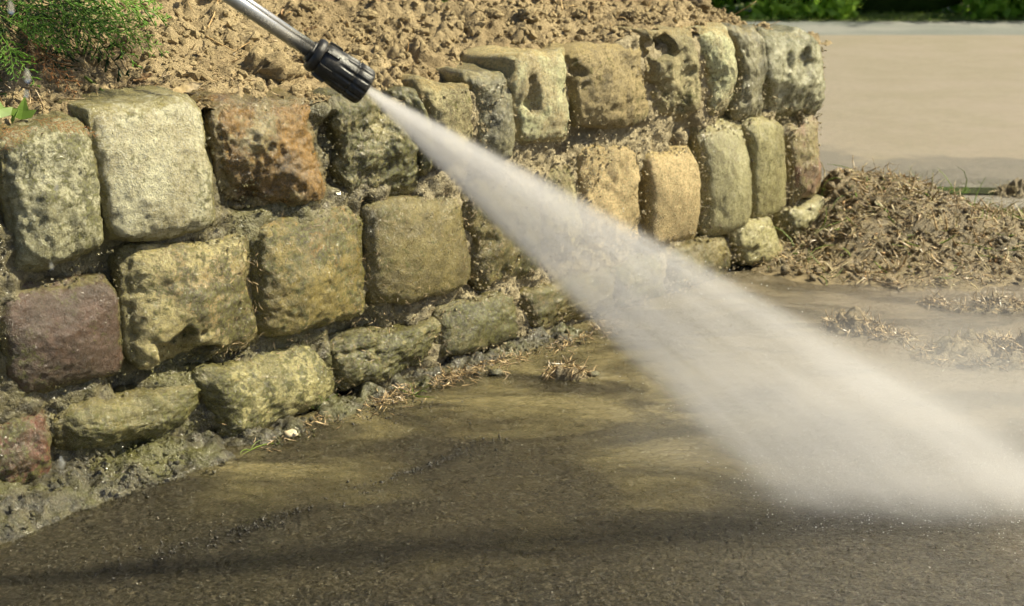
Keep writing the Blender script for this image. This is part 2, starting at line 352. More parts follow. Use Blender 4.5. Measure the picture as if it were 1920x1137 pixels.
damp = t.mix(t.rmp(b, .3, .7), (.2, .18, .14), (.26, .235, .19))
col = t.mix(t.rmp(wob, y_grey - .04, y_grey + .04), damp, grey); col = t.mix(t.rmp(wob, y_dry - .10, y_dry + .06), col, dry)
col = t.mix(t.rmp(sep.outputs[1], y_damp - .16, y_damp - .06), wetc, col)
shade_band = t.mix(t.rmp(t.noise(v, 1.1, 3, .5), .4, .6), (.14, .15, .14), (.20, .20, .185))  # far band: shade on the road painted as a blue-grey tone
col = t.mix(t.rmp(sep.outputs[1], y_shade - .03, y_shade + .03), col, shade_band)
dryf = t.rmp(wob, y_grey, y_dry)
ro = t.math('ADD', t.rmp(b, .3, .7, .22, .42), t.math('MULTIPLY', dryf, .5))
n = t.bump(vc, .0016, .8); n = t.bump(b, .004, .8, n); n = t.bump(c, .0022, .9, n)
t.l.new(t.rmp(sep.outputs[1], y_damp, y_damp - .2), t.p.inputs['Coat Weight']); t.p.inputs['Coat Roughness'].default_value = .2; t.l.new(t.bump(t.noise(v, 230, 3, .8), .005, 1.), t.p.inputs['Coat Normal'])
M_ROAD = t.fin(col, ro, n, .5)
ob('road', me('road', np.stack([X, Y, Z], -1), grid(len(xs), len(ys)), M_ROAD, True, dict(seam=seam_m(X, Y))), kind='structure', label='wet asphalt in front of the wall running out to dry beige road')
# muddy water film lying in the hollows
wx = np.linspace(-1.3, 2.6, 260); wy = np.linspace(.9, 3.0, 150); X2, Y2 = np.meshgrid(wx, wy, indexing='ij')
P2 = np.stack([X2, Y2, 0 * X2], -1)
Z2 = .0004 * fbm(P2 * 9, 2, 61)
t = NT('muddy_water'); v = t.coord(False)
fl = t.node('Mapping'); t.l.new(v, fl.inputs[0]); fl.inputs['Rotation'].default_value = (0, 0, math.radians(-22)); fl.inputs['Scale'].default_value = (1, 2.6, 1); fvv = fl.outputs[0]
a = t.noise(fvv, 2.6, 5, .6, .8); b = t.noise(fvv, 24, 4, .6, .8); c = t.noise(fvv, 90, 3, .6, .4); d = t.noise(v, 3.2, 3, .5)
sep = t.node('SeparateXYZ'); t.l.new(v, sep.inputs[0])
right = t.rmp(t.math('MULTIPLY_ADD', a, .6, sep.outputs[0]), .35, 1.1)
mud = t.mix(t.rmp(b, .35, .65), (.225, .188, .092), (.165, .14, .068)); mud = t.mix(right, mud, (.20, .165, .115))
near = t.rmp(t.math('MULTIPLY_ADD', t.math('SUBTRACT', d, .5), 1.9, sep.outputs[1]), 1.45, 2.05, .04, 1.)
al = t.math('MULTIPLY', t.math('ADD', t.rmp(a, .38, .60, .12, .85), t.math('MULTIPLY', right, .35), clamp=True), near)
f2 = t.noise(v, 170, 3, .7); n = t.bump(b, .010, 1.); n = t.bump(c, .0055, 1., n); n = t.bump(f2, .0014, .8, n)
t.fin(mud, .13, n, .6, IOR=1.33); tr = t.node('BsdfTransparent'); tr.inputs[0].default_value = (.93, .90, .82, 1); mx = t.node('MixShader')
gl = t.node('BsdfGlossy'); gl.inputs['Roughness'].default_value = .1; t.l.new(n, gl.inputs['Normal']); fr = t.node('Fresnel'); fr.inputs[0].default_value = 1.33; t.l.new(n, fr.inputs['Normal'])
m2 = t.node('MixShader'); t.l.new(fr.outputs[0], m2.inputs[0]); t.l.new(tr.outputs[0], m2.inputs[1]); t.l.new(gl.outputs[0], m2.inputs[2])
t.l.new(al, mx.inputs[0]); t.l.new(m2.outputs[0], mx.inputs[1]); t.l.new(t.p.outputs[0], mx.inputs[2]); t.l.new(mx.outputs[0], t.out.inputs[0])
ob('puddle_water', me('puddle_water', np.stack([X2, Y2, Z2], -1), grid(260, 150), t.m), kind='structure', label='thin brown muddy water running over the asphalt')
# dark strip of standing water beyond the debris
c0 = gnd(1850, 360); aa = np.linspace(0, 2 * math.pi, 40, endpoint=False); rr = 1 + .12 * np.sin(3 * aa + 1) + .06 * np.sin(5 * aa)
V = np.stack([c0[0] + .62 * rr * np.cos(aa), c0[1] + .045 * rr * np.sin(aa) - .05 * np.cos(aa), 0 * aa + .004], -1); V = np.vstack([V, [c0[0], c0[1], .004]])
F = np.array([[i, (i + 1) % 40, 40] for i in range(40)])
tw = NT('still_water'); tw.fin((.05, .05, .035), .06, None, .5)
ob('puddle', me('puddle', V, F, tw.m, False), kind='structure', label='dark strip of still water on the far asphalt')
# ------------------------------------------------------------------ the stone wall
def stone_template(n, nd):
    """open backed rounded block: front n x n, four sides nd deep, closed behind by a fan"""
    g = np.linspace(-1, 1, n); pts = {}; V = []; F = []
    dw = 1 - 2 * (np.linspace(0, 1, nd) ** 1.6)
    def vid(p):
        k = (round(p[0], 5), round(p[1], 5), round(p[2], 5))
        if k not in pts: pts[k] = len(V); V.append(p)
        return pts[k]
    def patch(fn, nu, nv):
        I = [[vid(fn(i, j)) for j in range(nv)] for i in range(nu)]
        for i in range(nu - 1):
            for j in range(nv - 1): F.append([I[i][j], I[i + 1][j], I[i + 1][j + 1], I[i][j + 1]])
    patch(lambda i, j: (g[i], g[j], 1.), n, n)
    patch(lambda i, j: (1., g[j], dw[i]) if True else 0, nd, n) if False else None
    patch(lambda i, j: (g[j], 1., dw[i]), nd, n); patch(lambda i, j: (g[n - 1 - j], -1., dw[i]), nd, n)
    patch(lambda i, j: (1., g[n - 1 - j], dw[i]), nd, n); patch(lambda i, j: (-1., g[j], dw[i]), nd, n)
    ring = [vid((x, -1., -1.)) for x in g] + [vid((1., y, -1.)) for y in g[1:]] + [vid((x, 1., -1.)) for x in g[::-1][1:]] + [vid((-1., y, -1.)) for y in g[::-1][1:-1]]
    c = len(V); V.append((0, 0, -1.))
    for i in range(len(ring)): F.append([ring[(i + 1) % len(ring)], ring[i], c, c])
    m = bpy.data.meshes.new('template'); m.from_pydata(V, [], [f if f[2] != f[3] else f[:3] for f in F]); fixn(m)
    F = [list(p.vertices) if len(p.vertices) == 4 else [*p.vertices, p.vertices[2]] for p in m.polygons]; bpy.data.meshes.remove(m)
    return np.array(V, float), F
def fix_tris(F): return F
TEMPL = {}
def build_stone(quad, mat, proud=0., n=44, amp=1., pw=6.5, scoops=(), seed=0, depth=.16, label=None, direct=False, bulge=.01, flat=False):
    key = n
    if key not in TEMPL: TEMPL[key] = stone_template(n, max(6, n // 4))
    U, F = TEMPL[key]
    proud = proud * .7
    q = np.array(quad if direct else [onwall(x, y, proud) for x, y in quad]); q = q.mean(0) + (q - q.mean(0)) * (1.0 if direct else 1.055)
    pw = pw * 1.25   # TL TR BR BL in (s,z)
    pn = (np.abs(U) ** pw).sum(1) ** (1 / pw); C = U / pn[:, None] * 1.03
    C = np.clip(C, -1.02, 1.02)
    rr_ = np.random.default_rng(seed * 31 + 5)
    for q_ in range(9):      # split facets and chipped corners
        if q_ < 3: nn_ = np.array([rr_.normal(0, .16), rr_.normal(0, .16), 1.]); of = rr_.uniform(.93, 1.02)
        else: nn_ = np.array([rr_.choice([-1, 1]) * rr_.uniform(.25, 1), rr_.choice([-1, 1]) * rr_.uniform(.25, 1), rr_.uniform(.35, 1.1)]); of = None
        L_ = np.linalg.norm(nn_); nn_ = nn_ / L_; of = of if of is not None else np.abs(nn_).sum() * rr_.uniform(.80, .95)
        C = C - nn_ * (np.maximum(0, C @ nn_ - of) * (.9 if not flat else .6))[:, None]
    nr = nrm(np.sign(U) * (np.abs(C) ** (pw - 1)) + 1e-6)
    u = (C[:, 0] + 1) / 2; v_ = (C[:, 1] + 1) / 2
    sz = (q[3] * ((1 - u) * (1 - v_))[:, None] + q[2] * (u * (1 - v_))[:, None] + q[0] * ((1 - u) * v_)[:, None] + q[1] * (u * v_)[:, None])
    o = proud - depth + (C[:, 2] + 1) / 2 * depth - .009 * np.minimum(1, (np.abs(U[:, 0]) ** 9 + np.abs(U[:, 1]) ** 9)) * (U[:, 2] > -.5) + bulge * (1 - C[:, 0] ** 2) * (1 - C[:, 1] ** 2) * (C[:, 2] > 0)
    P = np.stack([sz[:, 0], sz[:, 1], o], -1); W = P + seed * 13.7
    k = 1 if not flat else .45
    amp = .45 + .55 * amp
    low = fbm(W * 9, 3, seed) * .006 * amp; mid = fbm(W * 30, 5, seed + 1, .62) * .0042 * amp * k; hi = fbm(W * 110, 3, seed + 2, .7) * .0020 * amp
    rdg = -(1 - np.minimum(1, np.abs(vn(W * 17, seed + 4)) * 5)) * .004 * max(0, amp - .7)
    dsp = low * k + mid + hi + rdg
    P = P + nr * dsp[:, None]
    # wobbling outline
    P[:, 0] += .008 * amp * fbm(np.stack([W[:, 1] * 14, W[:, 2] * 8, W[:, 0] * 3], -1), 2, seed + 5)
    P[:, 1] += .006 * amp * fbm(np.stack([W[:, 0] * 14, W[:, 2] * 8, W[:, 1] * 3], -1), 2, seed + 6)
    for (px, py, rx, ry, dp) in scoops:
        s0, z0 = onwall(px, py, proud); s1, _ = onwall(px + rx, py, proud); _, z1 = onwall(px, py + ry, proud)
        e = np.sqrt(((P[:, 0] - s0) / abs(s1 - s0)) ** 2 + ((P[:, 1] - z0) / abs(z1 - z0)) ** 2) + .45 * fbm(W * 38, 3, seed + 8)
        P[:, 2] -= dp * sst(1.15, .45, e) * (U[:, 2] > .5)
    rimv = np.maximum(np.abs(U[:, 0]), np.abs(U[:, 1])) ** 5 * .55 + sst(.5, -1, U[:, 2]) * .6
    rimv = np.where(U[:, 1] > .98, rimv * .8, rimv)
    Wd = wp(P[:, 0], P[:, 1], P[:, 2], direct)
    F = [f if f[2] != f[3] else f for f in F]
    return Wd, F, rimv, mat, label
def stone_obj(wall, *a, **kw):
    V, F, rimv, mat, label = build_stone(*a, **kw)
    c = V.mean(0); quads = [f for f in F if f[2] != f[3]]; tris = [f[:3] for f in F if f[2] == f[3]]
    m = bpy.data.meshes.new('stone'); m.from_pydata((V - c).tolist(), [], quads + tris); m.polygons.foreach_set('use_smooth', [True] * len(m.polygons))
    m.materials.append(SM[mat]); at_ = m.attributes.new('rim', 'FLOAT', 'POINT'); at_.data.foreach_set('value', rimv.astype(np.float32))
    o = ob('stone', m, wall, c)
    if label: o['label'] = label
    return o
wall = thing('stone_wall', 'low retaining wall of rough mossy stone blocks in three courses, holding back the soil', 'wall')
ST = [  # quad TL TR BR BL (photo px), material, options
    ([(2, 258), (174, 236), (216, 470), (38, 508)], 'greygreen', dict(proud=.012, pw=5, amp=1.1, bulge=.014, label='rounded pale grey-green mottled stone')),
    ([(180, 208), (389, 190), (416, 428), (230, 462)], 'cream', dict(proud=.012, pw=11, amp=.6, flat=True, scoops=((320, 452, 130, 22, .006),), label='large smooth cream stone block')),
    ([(412, 196), (606, 178), (628, 378), (452, 405)], 'orange', dict(proud=.008, pw=5.5, amp=1.7, scoops=((470, 375, 40, 25, .02),), label='rust brown wet stone')),
    ([(622, 190), (742, 178), (800, 362), (648, 384)], 'mossy', dict(proud=-.008, pw=6, amp=1.8)),
    ([(748, 178), (800, 172), (835, 300), (806, 340)], 'mossy', dict(proud=-.008, pw=6, amp=1.5)),
    ([(804, 166), (890, 160), (902, 275), (836, 305)], 'browngrey', dict(proud=0, pw=6, amp=1.2)),
    ([(896, 148), (960, 142), (972, 300), (908, 312)], 'slate', dict(proud=.004, pw=7, amp=1.0)),
    ([(968, 112), (1074, 96), (1092, 262), (984, 285)], 'beige', dict(proud=.016, pw=8, amp=1.1, scoops=((1002, 188, 12, 42, .020),))),
    ([(1078, 104), (1222, 86), (1226, 240), (1096, 250)], 'dark', dict(proud=.016, pw=8, amp=1.4, scoops=((1088, 140, 18, 30, .02),))),
    ([(1222, 58), (1322, 60), (1326, 218), (1238, 230)], 'browngrey', dict(proud=.022, pw=7, amp=1.1, scoops=((1252, 90, 20, 24, .05), (1232, 165, 14, 16, .03), (1280, 150, 34, 60, .016)), label='stone with a deep dark hollow near its top')),
    ([(1328, 60), (1384, 58), (1392, 222), (1342, 218)], 'beige', dict(proud=.012, pw=6, amp=1.3)),
    ([(1386, 58), (1440, 60), (1444, 222), (1394, 224)], 'slate', dict(proud=.010, pw=6, amp=1.4)),
    ([(1442, 60), (1546, 64), (1552, 222), (1458, 226)], 'greygreen', dict(proud=.018, pw=9, amp=1.6, scoops=((1500, 125, 24, 30, .02),), label='deeply pitted grey-green corner stone')),
    # middle course
    ([(-120, 560), (14, 540), (16, 745), (-110, 790)], 'green', dict(proud=0)),
    ([(20, 546), (226, 522), (256, 704), (26, 756)], 'purple', dict(proud=.010, pw=8, amp=.75, flat=True, label='purple-brown stone')),
    ([(248, 478), (474, 444), (506, 652), (264, 702)], 'yellow', dict(proud=.014, pw=5.5, amp=1.0, scoops=((360, 672, 58, 48, .028),), label='large yellow-cream mossy stone')),  # scoop added to shape a dome of cast shadow into the stone
    ([(488, 430), (694, 394), (702, 590), (512, 640)], 'golden', dict(proud=.012, pw=6, amp=.9, label='golden orange stone with green moss')),
    ([(706, 388), (878, 368), (894, 540), (712, 578)], 'olive', dict(proud=.010, pw=8, amp=.8, flat=True)),
    ([(890, 352), (1012, 334), (1030, 515), (902, 540)], 'olive', dict(proud=.004, amp=1.2)),
    ([(1018, 322), (1082, 300), (1100, 480), (1034, 505)], 'browngrey', dict(proud=0, amp=1.3)),
    ([(1086, 276), (1196, 262), (1212, 462), (1104, 482)], 'tan', dict(proud=0, amp=1.4, pw=5)),
    ([(1220, 292), (1314, 278), (1332, 448), (1228, 462)], 'tan', dict(proud=.014, pw=10, amp=.55, flat=True, label='flat tan sandstone block')),
    ([(1328, 244), (1408, 230), (1420, 424), (1340, 448)], 'sage', dict(proud=.020, pw=7, amp=.7, flat=True)),
    ([(1410, 230), (1478, 222), (1488, 400), (1424, 414)], 'lime', dict(proud=.014, pw=8, amp=.7, flat=True)),
    ([(1490, 228), (1546, 224), (1564, 356), (1500, 380)], 'pink', dict(proud=.016, pw=9, amp=.9, label='pink-red stone at the wall corner')),
    # bottom course
    ([(-90, 830), (98, 772), (108, 940), (-80, 990)], 'red', dict(proud=.012, pw=5, amp=1.4, label='dark red mossy stone')),
    ([(104, 792), (384, 712), (392, 812), (136, 860)], 'green', dict(proud=.016, pw=5, amp=1.2)),
    ([(390, 706), (622, 656), (652, 752), (434, 842)], 'lichen', dict(proud=.022, pw=7, amp=1.1, label='pale green-cream stone in the bottom course')),
    ([(628, 648), (838, 590), (834, 668), (656, 748)], 'mossy', dict(proud=.014, pw=5, amp=1.7)),
    ([(842, 578), (980, 546), (992, 636), (842, 672)], 'green', dict(proud=.02, pw=7, amp=.8)),
    ([(996, 548), (1150, 506), (1164, 590), (1006, 628)], 'olive', dict(proud=.014, amp=1.2)),
    ([(1156, 498), (1252, 474), (1262, 556), (1168, 585)], 'mossy', dict(proud=.014, amp=1.3)),
    ([(1258, 470), (1382, 440), (1390, 520), (1268, 552)], 'olive', dict(proud=.01, amp=1.3)),
    ([(1388, 424), (1464, 404), (1478, 492), (1402, 512)], 'lime', dict(proud=.030, pw=4, amp=1.5)),
    ([(1478, 396), (1556, 368), (1564, 432), (1488, 470)], 'sage', dict(proud=.016, pw=5, amp=1.3)),
]
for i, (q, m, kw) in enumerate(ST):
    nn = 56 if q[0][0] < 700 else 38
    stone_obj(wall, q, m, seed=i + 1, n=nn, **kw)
k = 60
for (s0, s1, z0, z1, m) in [(-.22, -.03, .33, .51, 'olive'), (-.45, -.24, .34, .52, 'beige'), (-.62, -.36, .13, .31, 'yellow'), (-.34, -.14, .13, .32, 'tan') if False else (-.34, -.13, .15, .32, 'golden'),
                            (-.33, -.12, .0, .12, 'mossy'), (-.60, -.35, .0, .11, 'olive'), (-.86, -.64, .14, .31, 'purple'), (-.68, -.47, .33, .51, 'greygreen'), (-.85, -.62, 0, .12, 'green')]:
    stone_obj(wall, [(s0, z1), (s1, z1), (s1, z0), (s0, z0)], m, seed=k, n=20, direct=True); k += 1
for r, (z0, z1) in enumerate([(0, .13), (.15, .32), (.34, .51)]):     # the return of the wall behind its corner
    s = WL + .19 + .04 * r
    while s < WL + 1.3:
        l = random.uniform(.15, .21); stone_obj(wall, [(s, z1), (s + l, z1), (s + l, z0), (s, z0)], random.choice(['beige', 'browngrey', 'tan', 'sage']), seed=k, n=16, direct=True); s += l + .015; k += 1
# mortar between and behind the stones: up the face, then back over the top
NU, NV = 700, 150
ss = np.linspace(-.95, WL + 1.4, NU); vv = np.linspace(-.02, .66, NV); S, Vv = np.meshgrid(ss, vv, indexing='ij')
ztop = topz(S) - .012
zz = np.minimum(Vv, ztop); back = np.maximum(Vv - ztop, 0) * 1.6
wetness = sst(1.0, .55, S) * .85 + .15 * sst(.25, .0, zz)
base_o = -.020 + .001 * sst(.75, 1.0, S) + .008 * sst(.12, .0, zz) - back - (.05 + .05 * zz) * sst(WL - .13, WL - .09, S)
P = np.stack([S, zz, back], -1)
dsp = (.011 - .004 * sst(.7, 1., S)) * fbm(P * 20, 4, 90) - .026 * sst(.15, .6, fbm(P * 13, 2, 96)) + .007 * (1 - cell(P * 45, 91) * 1.3) + .0055 * (1 - cell(P * 115, 93) * 1.3)
Wm = wp(S, zz + np.where(back > 0, dsp, 0), base_o + np.where(back > 0, 0, dsp))
ob('mortar', me('mortar', Wm, grid(NU, NV), M_MORTAR, True, dict(wetness=wetness)), wall, kind='stuff')
# grit and smeared mortar crumbs clinging to the joints
n = 7000; s_ = rng.uniform(-.1, 2.1, n); z_ = rng.uniform(0, .5, n); sz = rng.uniform(.0012, .0038, n) * (1 + .4 * (s_ > .9))
V, F = scatter(LUMP0, wp(s_, z_, -.012 + .010 * sst(.75, 1., s_) + .014 * sst(.12, 0, z_) + rng.uniform(-.004, .006, n)), sz)
ob('mortar_grit', me('mortar_grit', V, F, M_MORTAR, False, dict(wetness=sst(1.0, .5, (V - WA) @ WT))), wall, kind='stuff')
# rough mossy footing under the lowest stones
fu, fw = np.meshgrid(np.linspace(-.3, 1.15, 420), np.linspace(0, 1, 36), indexing='ij')
wid = .045 + .03 * sst(.55, .15, fu) + .012 * fbm(np.stack([fu * 6, fu * 0, fu * 0], -1), 2, 77)
hgt = (.034 * sst(.42, .2, fu) + .012) * (.8 + .4 * fbm(np.stack([fu * 14, fu * 0, fu * 0], -1), 2, 78))
oo = -.02 + fw * (wid + .03); zf = hgt * (1 - fw ** 1.3) - .006
P = np.stack([fu, zf, oo], -1)
zf = zf + sst(1., .8, fw) * (.016 * fbm(P * 28, 4, 79) + .010 * (1 - 1.3 * cell(P * 50, 80)) + .004 * (1 - cell(P * 130, 82)))
ob('mortar_footing', me('mortar_footing', wp(fu, zf, oo), grid(420, 36), M_FOOT, True, dict(wetness=0 * fu + 1)), wall, kind='stuff')
# ------------------------------------------------------------------ soil bank behind the wall
def soil_z(s, t, detail=True):
    fr = topz(s) - .004 + .40 * np.maximum(t - .05, 0) - .10 * np.maximum(t - .7, 0) ** 2
    en = topz(s) - .012 + .75 * np.maximum(WL - .22 - s, 0)
    k_ = .03; m = np.clip(.5 + .5 * (en - fr) / k_, 0, 1); z = en * (1 - m) + fr * m - k_ * m * (1 - m)
    z = np.minimum(z, .93)
    if detail:
        P = np.stack([s, t, 0 * s], -1)
        z = z + .012 * fbm(P * 6, 3, 20) * sst(.05, .2, t)
        c1 = 1 - np.clip(cell(P * 26 + .6 * fbm(P * 18, 2, 33)[..., None], 21) * 1.25, 0, 1); c2 = 1 - np.clip(cell(P * 60, 22) * 1.2, 0, 1); c3 = 1 - np.clip(cell(P * 125, 23) * 1.2, 0, 1)
        msk = sst(-.2, .3, fbm(P * 7, 2, 29))
        z = z + (.026 * c1 ** .8 * msk + .014 * c2 * sst(-.35, .35, fbm(P * 11, 2, 28)) + .0055 * c3 + .006 * fbm(P * 45, 3, 24)) * sst(-.03, .08, t) - .010
    return z
def soil_at(s, t, detail=True):
    P = WA + WT * s[..., None] - WN * t[..., None]; P[..., 2] = soil_z(s, t, detail); return P
su = np.linspace(-.9, WL - .03, 620); tv = np.concatenate([np.linspace(.018, .75, 210), np.linspace(.76, 1.5, 60)])
S, Tt = np.meshgrid(su, tv, indexing='ij')
ob('soil', me('soil', soil_at(S, Tt), grid(620, 270), M_SOIL), kind='structure', label='dry crumbly beige soil heaped behind the stone wall')
# crumbs
n = 24000; s_ = rng.uniform(-.4, WL - .12, n); t_ = rng.uniform(.02, .95, n); r_ = .0011 + .0085 * rng.random(n) ** 7 + .0017 * rng.random(n) ** 2
P = soil_at(s_, t_); P[:, 2] += r_ * .3
V, F = scatter(LUMP1, P, r_); ob('soil_crumbs', me('soil_crumbs', V, F, M_CRUMB, False), kind='stuff', label='small crumbs of dry soil lying over the bank')
def on_soil(px, py):          # walk the view ray until it meets the bank
    d = ray(px, py); kk = np.arange(1.2, 5, .004)[:, None]; Q = CC + d * kk; s = (Q - WA) @ WT; t = -(Q - WA) @ WN
    hit = (t > .03) & (s < WL) & (Q[:, 2] <= soil_z(s, t, False) - .004); i = int(np.argmax(hit)) if hit.any() else len(kk) - 1
    Qi = Q[i].copy(); Qi[2] = float(soil_z(s[i:i + 1], t[i:i + 1])[0]); return s[i], t[i], Qi
clods = [(492, 134, .050, 'large pale lumpy clod of soil beside the black nozzle'), (852, 6, .022, 'dark clod at the top edge of the frame above the nozzle'), (1305, 22, .030, 'dark rough clod on the crest of the soil near the wall corner'),
         (1345, 34, .020, 'small rounded clod at the right end of the soil crest'), (1088, 22, .018, 'brown clod high on the bank above the beige stone'), (575, 38, .016, 'clod just above the steel lance'), (690, 32, .016, 'rounded clod up the bank from the nozzle'),
         (790, 62, .016, 'clod midway between nozzle and beige stone'), (925, 40, .017, 'angular clod high on the bank, left of the dark stone'), (1010, 88, .014, 'small clod resting behind the beige stone'), (1180, 40, .018, 'clod above the cracked dark stone'), (1215, 30, .022, 'lumpy clod left of the crest clods'), (400, 85, .014, 'small clod left of the steel lance'), (1010, 150, .011, 'crumb on') ]
for i, (px, py, r, lab) in enumerate(clods[:-1]):
    s, t_c, Q = on_soil(px, py); V, F = ico(4); D = nrm(V)
    V = V * np.array([1.15, .9, .8]) * r * (1 + .35 * fbm(V * 1.4 + i * 7, 3, i) + .22 * (1 - cell(nrm(V) * 3.5 + i, i) * 1.2) + .16 * fbm(nrm(V) * 9, 3, i))[:, None]
    V *= .82; V[:, 2] += r * .05
    thing('soil_clod', lab, 'clod', me('soil_clod', V, F, M_CRUMB if i not in (1, 2) else soil_mat('brown_clod', (.32, .25, .14), (.2, .15, .08))), Q, 'clods lying on the soil bank')
n = 170; s_ = rng.uniform(-.3, WL - .2, n); t_ = rng.uniform(.06, .9, n); P = soil_at(s_, t_); V, F = scatter([(v_[0] * (1 + .12 * fbm(nrm(v_[0]) * 5, 2, 4))[:, None], v_[1]) for v_ in lumps(6, 3, .55)], P, .006 + .014 * rng.random(n) ** 2, .75); ob('small_clods', me('small_clods', V, F, M_CRUMB, True), kind='stuff', label='irregular small clods over the bank')
# straw, chips on the soil
n = 520; s_ = rng.uniform(-.3, WL - .1, n); t_ = rng.uniform(.03, .9, n); P = soil_at(s_, t_, True); P[:, 2] += .003; D = rng.normal(size=(n, 3)); D[:, 2] *= .3
V, F = strands(P, D, rng.uniform(.006, .038, n), rng.uniform(.0006, .0018, n), 1.1)
ob('straw_bits', me('straw_bits', V, F, M_STRAW), kind='stuff', label='bits of straw and bark on the dry soil')
# bark chips and needles along the wall top, thickest at left
n = 1500; s_ = rng.uniform(-.3, .75, n) ; t_ = np.abs(rng.normal(.10, .06, n)) + .02; P = soil_at(s_, t_, True); P[:, 2] += .003; D = rng.normal(size=(n, 3)); D[:, 2] *= .4
keep = rng.random(n) < sst(.8, .1, s_); P, D = P[keep], D[keep]; n = len(P)
V, F = strands(P, D, rng.uniform(.008, .03, n), rng.uniform(.0006, .002, n), 1.2)
ob('needle_litter', me('needle_litter', V, F, M_BARK), kind='stuff', label='brown needle litter under the conifer')
# single leaves and sticks on the bank
def leaf_mesh(name, L, Wd, mat, curl=.6, lobes=0):
    nu, nv = 13, 7; u = np.linspace(0, 1, nu)[:, None]; v_ = np.linspace(-1, 1, nv)[None]
    wv = np.sin(np.pi * np.clip(u, .02, .98)) ** .75 * Wd * (1 + .35 * lobes * np.cos(u * 12))
    Xl = u * L + 0 * v_; Yl = v_ * wv; Zl = curl * (L * .35) * (u - .4) ** 2 + .5 * np.abs(v_) ** 1.5 * wv * curl + .0015 * np.sin(u * 25 + v_ * 3)
    top = np.stack([Xl, Yl, Zl], -1).reshape(-1, 3); bot = top - np.array([0, 0, .0007]); F = grid(nu, nv); n0 = len(top)
    edge = [i * nv for i in range(nu)] + [(nu - 1) * nv + j for j in range(1, nv)] + [i * nv + nv - 1 for i in range(nu - 2, -1, -1)] + [j for j in range(nv - 2, 0, -1)]
    Fs = [[edge[i], edge[(i + 1) % len(edge)], edge[(i + 1) % len(edge)] + n0, edge[i] + n0] for i in range(len(edge))]
    return me(name, np.vstack([top, bot]), np.vstack([F, F[:, ::-1] + n0, Fs]), mat)
for (px, py, L, Wd, mat, lab, rot) in [
    (318, 178, .052, .014, M_LEAFP, 'pale curled dead leaf on the wall top above the cream stone', .3), (528, 30, .035, .008, M_LEAFD, 'brown dead leaf standing above the steel lance', 1.2),
    (348, 14, .035, .011, M_GLEAF, 'grey-green leaf at the tip of the top conifer branch', -1.0), (366, 112, .020, .009, M_LEAFP, 'small pale leaf on soil between conifer and lance', .1),
    (612, 10, .020, .005, M_LEAFP, 'thin pale leaf at the upper edge right of the lance', 2.), (560, 75, .04, .006, M_LEAFD, 'long brown leaf just under the lance', -.4),
    (755, 150, .022, .006, M_LEAFP, 'pale leaf right of the black nozzle', .4), (250, 150, .03, .009, M_LEAFD, 'brown leaf in the litter under the conifer', .6), (185, 60, .02, .008, M_LEAFD, 'leaf') ][:-1]:
    s, t_c, Q = on_soil(px, py)
    o = thing('fallen_leaf', lab, 'leaf', leaf_mesh('fallen_leaf', L, Wd, mat), Q + np.array([0, 0, .006]), 'leaves lying on the soil bank'); o.rotation_euler = (.35, -.2, rot)
def tube(pts, R, ns=8, cap=True):
    pts = np.asarray(pts, float); R = np.broadcast_to(R, (len(pts),)); d = nrm(np.gradient(pts, axis=0)); up = np.array([.13, .21, .97]); a = nrm(np.cross(d, up)); b = np.cross(d, a)
    ang = np.linspace(0, 2 * math.pi, ns, endpoint=False)
    V = pts[:, None] + (a[:, None] * np.cos(ang)[None, :, None] + b[:, None] * np.sin(ang)[None, :, None]) * R[:, None, None]
    K = len(pts); F = [[i * ns + j, i * ns + (j + 1) % ns, (i + 1) * ns + (j + 1) % ns, (i + 1) * ns + j] for i in range(K - 1) for j in range(ns)]
    V = V.reshape(-1, 3)
    if cap:
        V = np.vstack([V, pts[0], pts[-1]]); F += [[(j + 1) % ns, j, len(V) - 2, len(V) - 2] for j in range(ns)] + [[(K - 1) * ns + j, (K - 1) * ns + (j + 1) % ns, len(V) - 1, len(V) - 1] for j in range(ns)]
    return V, np.array(F)
def fme(name, V, F, mat, smooth=True):   # quads with degenerate triangles
    m = bpy.data.meshes.new(name); m.from_pydata(np.asarray(V).tolist(), [], [f[:3] if f[2] == f[3] else list(f) for f in np.asarray(F).tolist()])
    m.polygons.foreach_set('use_smooth', [smooth] * len(m.polygons)); m.materials.append(mat); return fixn(m)
def stick(px, lab, R, mat, cat='twig', name='twig', lift=.006, group=None):
    pts = np.array([on_soil(*p)[2] + np.array([0, 0, lift + .004 * random.random()]) for p in px])
    tt = np.linspace(0, len(pts) - 1, len(pts) * 4); pts = np.stack([np.interp(tt, range(len(pts)), pts[:, k]) for k in range(3)], -1)
    c = pts[0].copy(); V, F = tube(pts - c, R * np.linspace(1, .5, len(pts)), 6)
    thing(name, lab, cat, fme(name, V, F, mat), c, group)
stick([(390, 60), (402, 38), (415, 8)], 'pale dry stalk left of the lance', .0014, M_STRAW, 'stalk', 'straw_stalk')
stick([(388, 88), (405, 102), (440, 106), (470, 98)], 'thin curved straw below the steel lance', .0012, M_STRAW, 'stalk', 'straw_stalk')
stick([(262, 52), (292, 45), (304, 18)], 'dark thin twig reaching out of the conifer', .0013, M_TWIG)
stick([(1054, 28), (1052, 0)], 'short upright pale stalk on the upper bank', .0016, M_STRAW, 'stalk', 'straw_stalk', .01)
stick([(1104, 46), (1104, 20)], 'second short upright pale stalk, just left of the cracked stone', .0014, M_STRAW, 'stalk', 'straw_stalk', .01)
stick([(160, 150), (200, 178), (250, 190), (292, 180)], 'green grass blade lying across the wall top by the cream stone', .0022, M_GRASS, 'grass', 'lone_grass')
